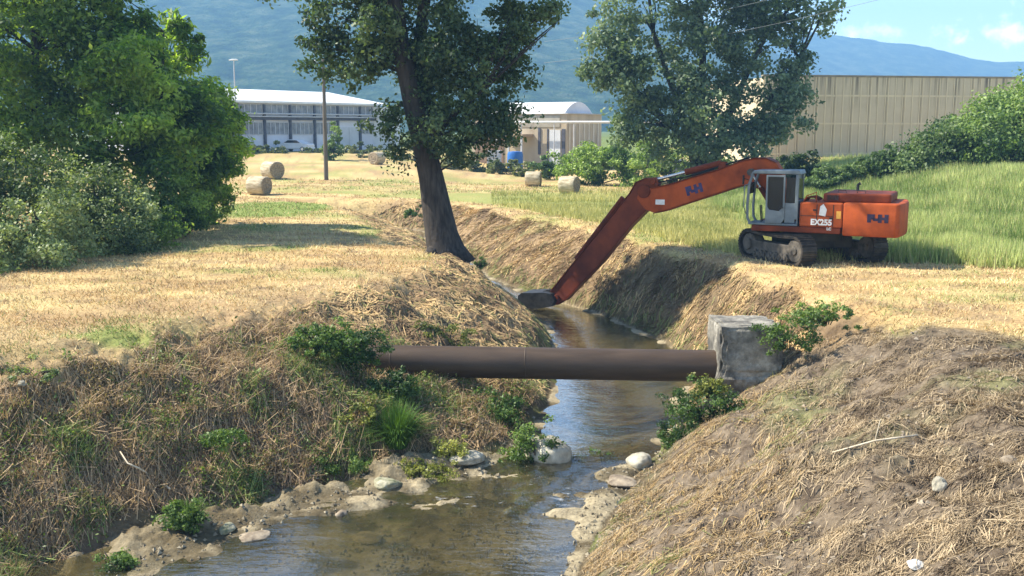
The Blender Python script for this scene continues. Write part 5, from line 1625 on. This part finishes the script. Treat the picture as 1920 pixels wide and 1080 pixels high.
blades('stubble', 'golden stubble and raked hay over the mown field', 'stubble', x, y, g, g.uniform(.04, .13, n) * (1 + .012 * y), .006 + .00035 * y, c, lean=1.0)

# tangle of brown and green weeds on the near left bank
x, y, g = scatter(330000, 12.5, 29, 402, -.62, .2)
r_ = regions(x, y)
keep = (r_['weedy'] > .3) & (r_['tl'] > 0.05 + .29 * sst(14.0, 16.5, y) * sst(22, 20.5, y) * (.75 + .5 * r_['n2']))
x, y = x[keep], y[keep]; n = len(x)
n1 = r_['n1'][keep]; n2 = r_['n2'][keep]; tl = r_['tl'][keep]
clumpy = fbm(x * 1.1, y * 1.1, 404, 4)
green = g.random(n) < np.clip((clumpy - .5) * 3.0 + (.5 - tl) * .22 + .55 * np.exp(-(((x + 3.0) / 1.6) ** 2 + ((y - 22.8) / 1.5) ** 2)), .03, .85)
c = mixcols(g, n, (.17, .113, .07), (.56, .40, .22))
c[green] = mixcols(g, green.sum(), (.07, .105, .03), (.31, .36, .11))
h = g.uniform(.1, .34, n) * (.5 + clumpy) * np.where(tl > .95, .55, 1)
sel = g.random(n) < .55
blades('weed_tangle', 'tangle of brown stalks and green weeds on the near left bank', 'weeds', x[sel], y[sel], g, h[sel], .011, c[sel], lean=.75, mat='blade')
s2 = ~sel
strips('cut_weeds', 'cut brown weed stalks lying over the near left bank', 'weeds', x[s2], y[s2], g, h[s2] * 1.5, .009, c[s2], g.uniform(0, 2 * np.pi, s2.sum()), tilt=.5)
# broad leaves between them
gl = green & (g.random(n) < .35)
P = np.stack([x[gl], y[gl], height(x[gl], y[gl]) + g.uniform(.02, .22, gl.sum())], -1)
o_ = link('bank_weeds', leaf_mesh('bank_weeds', P, .075, mixcols(g, gl.sum(), (.05, .09, .02), (.2, .27, .07)), 405, .6, .5), M['leaf'])
tag(o_, 'small leafy weeds spread over the near left bank', 'weeds', kind='stuff')

# leafy clusters here and there over the lower left bank
x, y, g = scatter(60000, 12.5, 27, 431, -.62, .2)
r_ = regions(x, y)
ok = np.where((r_['weedy'] > .5) & (r_['tl'] > .04 + .3 * (y < 21.5)) & (g.random(len(x)) < np.clip((fbm(x * .6, y * .6, 432, 3) - .42) * 5, .02, 1) * np.clip(1.15 - r_['tl'], .05, 1)))[0]
ok = ok[:420]
cx_, cy_ = x[ok], y[ok]
K = len(ok); per = 70
q = np.repeat(np.arange(K), per)
rad = g.uniform(.08, .26, K)
off = g.normal(size=(K * per, 3)) * np.array([.6, .6, .45]) * rad[q][:, None]
P = np.stack([cx_[q] + off[:, 0], cy_[q] + off[:, 1], np.zeros(K * per)], -1)
P[:, 2] = height(P[:, 0], P[:, 1]) + np.abs(off[:, 2]) + .02
pal = g.random(K)[q]
c = mixcols(g, K * per, (.05, .085, .02), (.20, .27, .065), pal)
br = (g.random(K) < .45)[q]
c[br] = mixcols(g, br.sum(), (.12, .085, .05), (.36, .27, .15))
o_ = link('bank_weeds', leaf_mesh('bank_weeds', P, .07, c, 433, .6, .42, .3), M['leaf'])
tag(o_, 'clusters of small green and withered weeds on the lower left bank', 'weeds', kind='stuff')

# raked straw hanging down both banks farther up
x, y, g = scatter(330000, 21, 64, 406, -.3, .3)
r_ = regions(x, y)
bank = np.maximum(r_['lbank'], r_['rbank']) * (1 - r_['weedy']) * (1 - r_['grey'])
keep = (g.random(len(x)) < .2 + 2.4 * np.clip(fbm(x * 1.1, y * 1.4, 422, 4) - .36, 0, 1)) & (bank > .4) & ((r_['tl'] > .03) | (r_['tr'] > .03))
x, y = x[keep], y[keep]; n = len(x); rr = {k: v[keep] for k, v in r_.items()}
left = rr['tl'] > 0
ang = np.where(left, R(-35), R(215)) + g.normal(size=n) * (.35 + 1.1 * fbm(x * .8, y * .8, 416, 2))
dens = fbm(x * 1.3, y * 1.3, 407, 3)
f = dens * 2.4 - .75
straw_mud_shade = np.exp(-(((x - 5.2) / 2.3) ** 2 + ((y - 35.5) / 4.0) ** 2)) * (~left)
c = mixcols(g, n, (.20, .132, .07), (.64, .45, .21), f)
c = lerp(c, c * .62, np.clip(straw_mud_shade, 0, .8))  # straw darkened over the muddy patch, poplar shadow put into its colour
toe = np.where(left, rr['tl'], rr['tr']) < .22
gg = g.random(n) < np.where(toe, .55, .10)
c[gg] = mixcols(g, gg.sum(), (.09, .11, .03), (.27, .28, .09))
hh = g.uniform(.06, .34, n) * (.7 + .008 * y) * np.where(g.random(n) < .06, 2.0, 1)
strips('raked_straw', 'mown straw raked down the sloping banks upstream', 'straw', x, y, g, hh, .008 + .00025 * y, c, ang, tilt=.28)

# cut reeds on the near right bank
x, y, g = scatter(420000, 7.5, 27, 408, -.05, .66)
r_ = regions(x, y)
keep = ((r_['grey'] > .35) | ((r_['rbank'] > .5) & (y < 24))) & (r_['tr'] > .02) & (g.random(len(x)) < .06 + 2.6 * np.clip(fbm(x * 2.1, y * 3.0, 418, 4) - .38, 0, 1))
x, y = x[keep], y[keep]; n = len(x); tr = r_['tr'][keep]
clumpy = fbm(x * 1.2, y * 1.8, 409, 4)
f = (clumpy - .5) * 1.8 + .6
c = mixcols(g, n, (.12, .085, .054), (.47, .365, .225), f + 1.4 * (fbm(x * 5, y * 7, 421, 2) - .5))
warm = g.random(n) < np.clip(sst(.75, .35, tr) * .5, 0, 1)
c[warm] = mixcols(g, warm.sum(), (.26, .17, .075), (.55, .39, .18))
gg = g.random(n) < np.clip((fbm(x * .9, y * .9, 410, 3) - .56) * 3, .015, .5) * sst(.9, .4, tr)
c[gg] = mixcols(g, gg.sum(), (.12, .14, .04), (.3, .3, .1))
ang = np.where(tr < .75, R(215), R(190)) + g.normal(size=n) * (.45 + 1.2 * fbm(x * .7, y * .7, 417, 2))
strips('cut_reeds', 'cut greyish reeds and straw strewn over the near right bank', 'straw', x, y, g, g.uniform(.05, .22, n) * (.6 + .9 * clumpy) * (1 + 1.2 * (g.random(n) < .05)), g.uniform(.003, .008, n), c, ang, tilt=.3)
sel = (g.random(n) < .22) & (clumpy > .45)
blades('bank_stubble', 'upright dry stalks on the near right bank', 'stubble', x[sel], y[sel], g, g.uniform(.06, .2, sel.sum()), .007, c[sel], lean=.6)

# pale unmown grass beyond the right bank
x, y, g = scatter(260000, 30, 82, 411, -.02, .6)
r_ = regions(x, y)
keep = (r_['grass'] > g.random(len(x))) & (r_['tall'] < .5) & (g.random(len(x)) < sst(.25, .6, r_['n1'] + .12 * (x > 8)))
x, y = x[keep], y[keep]; n = len(x); n1 = r_['n1'][keep]
c = mixcols(g, n, (.24, .27, .08), (.60, .54, .23), (n1 - .3) * 1.6 + .15)
blades('meadow_grass', 'pale yellow-green grass beyond the right bank', 'grass', x, y, g, g.uniform(.15, .4, n), .012 + .0002 * y, c, lean=.35, mat='blade')
# tall green grass behind the machine
x, y, g = scatter(420000, 26, 82, 412, .2, .66)
r_ = regions(x, y)
keep = (r_['tall'] > g.random(len(x)))
x, y = x[keep], y[keep]; n = len(x); n1 = r_['n1'][keep]
fr = fbm(x * .5, y * .5, 413, 4)
c = mixcols(g, n, (.17, .25, .06), (.48, .53, .20), (fr - .5) * 2.5 + .5)
seed_h = g.random(n) < .12
c[seed_h] = mixcols(g, seed_h.sum(), (.4, .36, .17), (.6, .53, .28))
blades('tall_grass', 'tall fresh green grass on the slope behind the excavator', 'grass', x, y, g, g.uniform(.25, .8, n) * (.5 + .7 * fr), .012 + .0003 * y, c, lean=.22, mat='blade')
# fringe of taller fresh grass at its near edge
# gravel in the shallows
x, y, g = scatter(15000, 13, 24, 414, -.45, .2)
r_ = regions(x, y)
keep = (np.maximum(r_['tl'], r_['tr']) < .12) & (g.random(len(x)) < fbm(x * 1.2, y * 1.8, 415, 3) ** 2 * 2)
x, y = x[keep], y[keep]; n = len(x)
P = np.stack([x, y, height(x, y) + .005], -1)
s = .012 + .05 * g.random(n) ** 2
tet = np.array([[1, 0, 0], [-.5, .87, 0], [-.5, -.87, 0], [0, 0, .75]])
rot = g.uniform(0, 6.28, n)
cr_, sr_ = np.cos(rot)[:, None], np.sin(rot)[:, None]
q = np.stack([tet[None, :, 0] * cr_ - tet[None, :, 1] * sr_, tet[None, :, 0] * sr_ + tet[None, :, 1] * cr_, np.repeat(tet[None, :, 2], n, 0)], -1) * s[:, None, None] * g.uniform(.7, 1.3, (n, 4, 1)) + P[:, None, :]
tri = np.stack([q[:, [0, 1, 3]], q[:, [1, 2, 3]], q[:, [2, 0, 3]]], 1).reshape(-1, 3)
c = np.repeat(mixcols(g, n, (.12, .095, .06), (.33, .28, .19)), 3, axis=0)
o_ = link('gravel', np_mesh('gravel', tri, 3, c), vcol_mat('gravel_stone', .8))
tag(o_, 'brown gravel in the shallow stream bed', 'gravel', kind='stuff')

# clods and crumbs of soil thrown up on the near right bank and along the crests
x, y, g = scatter(26000, 8, 27, 419, -.5, .62)
r_ = regions(x, y)
keep = ((r_['grey'] > .4) & (g.random(len(x)) < np.clip((fbm(x * .9, y * 1.3, 420, 3) - .42) * 4, .04, 1))) | ((r_['weedy'] > .4) & (g.random(len(x)) < .12))
x, y = x[keep], y[keep]; n = len(x)
P = np.stack([x, y, height(x, y) - .004], -1)
s = .015 + .05 * g.random(n) ** 3
rot = g.uniform(0, 6.28, n)
cr_, sr_ = np.cos(rot)[:, None], np.sin(rot)[:, None]
q = np.stack([tet[None, :, 0] * cr_ - tet[None, :, 1] * sr_, tet[None, :, 0] * sr_ + tet[None, :, 1] * cr_, np.repeat(tet[None, :, 2], n, 0)], -1) * s[:, None, None] * g.uniform(.6, 1.3, (n, 4, 1)) + P[:, None, :]
tri = np.stack([q[:, [0, 1, 3]], q[:, [1, 2, 3]], q[:, [2, 0, 3]]], 1).reshape(-1, 3)
c = np.repeat(mixcols(g, n, (.12, .095, .07), (.36, .30, .22)), 3, axis=0)
o_ = link('soil_clods', np_mesh('soil_clods', tri, 3, c), bpy.data.materials['gravel_stone'])
tag(o_, 'crumbs and clods of dry soil on the near banks', 'soil', kind='stuff')

# ================================================================== HAZE
hm = bpy.data.materials.new('air'); hm.use_nodes = True
hn = hm.node_tree; hn.nodes.clear()
ho = hn.nodes.new('ShaderNodeOutputMaterial'); pv = hn.nodes.new('ShaderNodeVolumePrincipled')
pv.inputs['Color'].default_value = (0.31, 0.61, 1.0, 1)
pv.inputs["Density"].default_value = 0.00053
pv.inputs['Density Attribute'].default_value = ''
pv.inputs['Temperature Attribute'].default_value = ''
pv.inputs['Anisotropy'].default_value = 0.0
hn.links.new(pv.outputs[0], ho.inputs['Volume'])
try: hm.cycles.homogeneous_volume = True
except Exception: pass
mb = MB(); mb.box(-3100, 3100, -60, 2300, -8, 262)
hz_o = mb.build('haze', hm)
tag(hz_o, 'thin bluish summer air between here and the mountains', 'haze', kind='stuff')
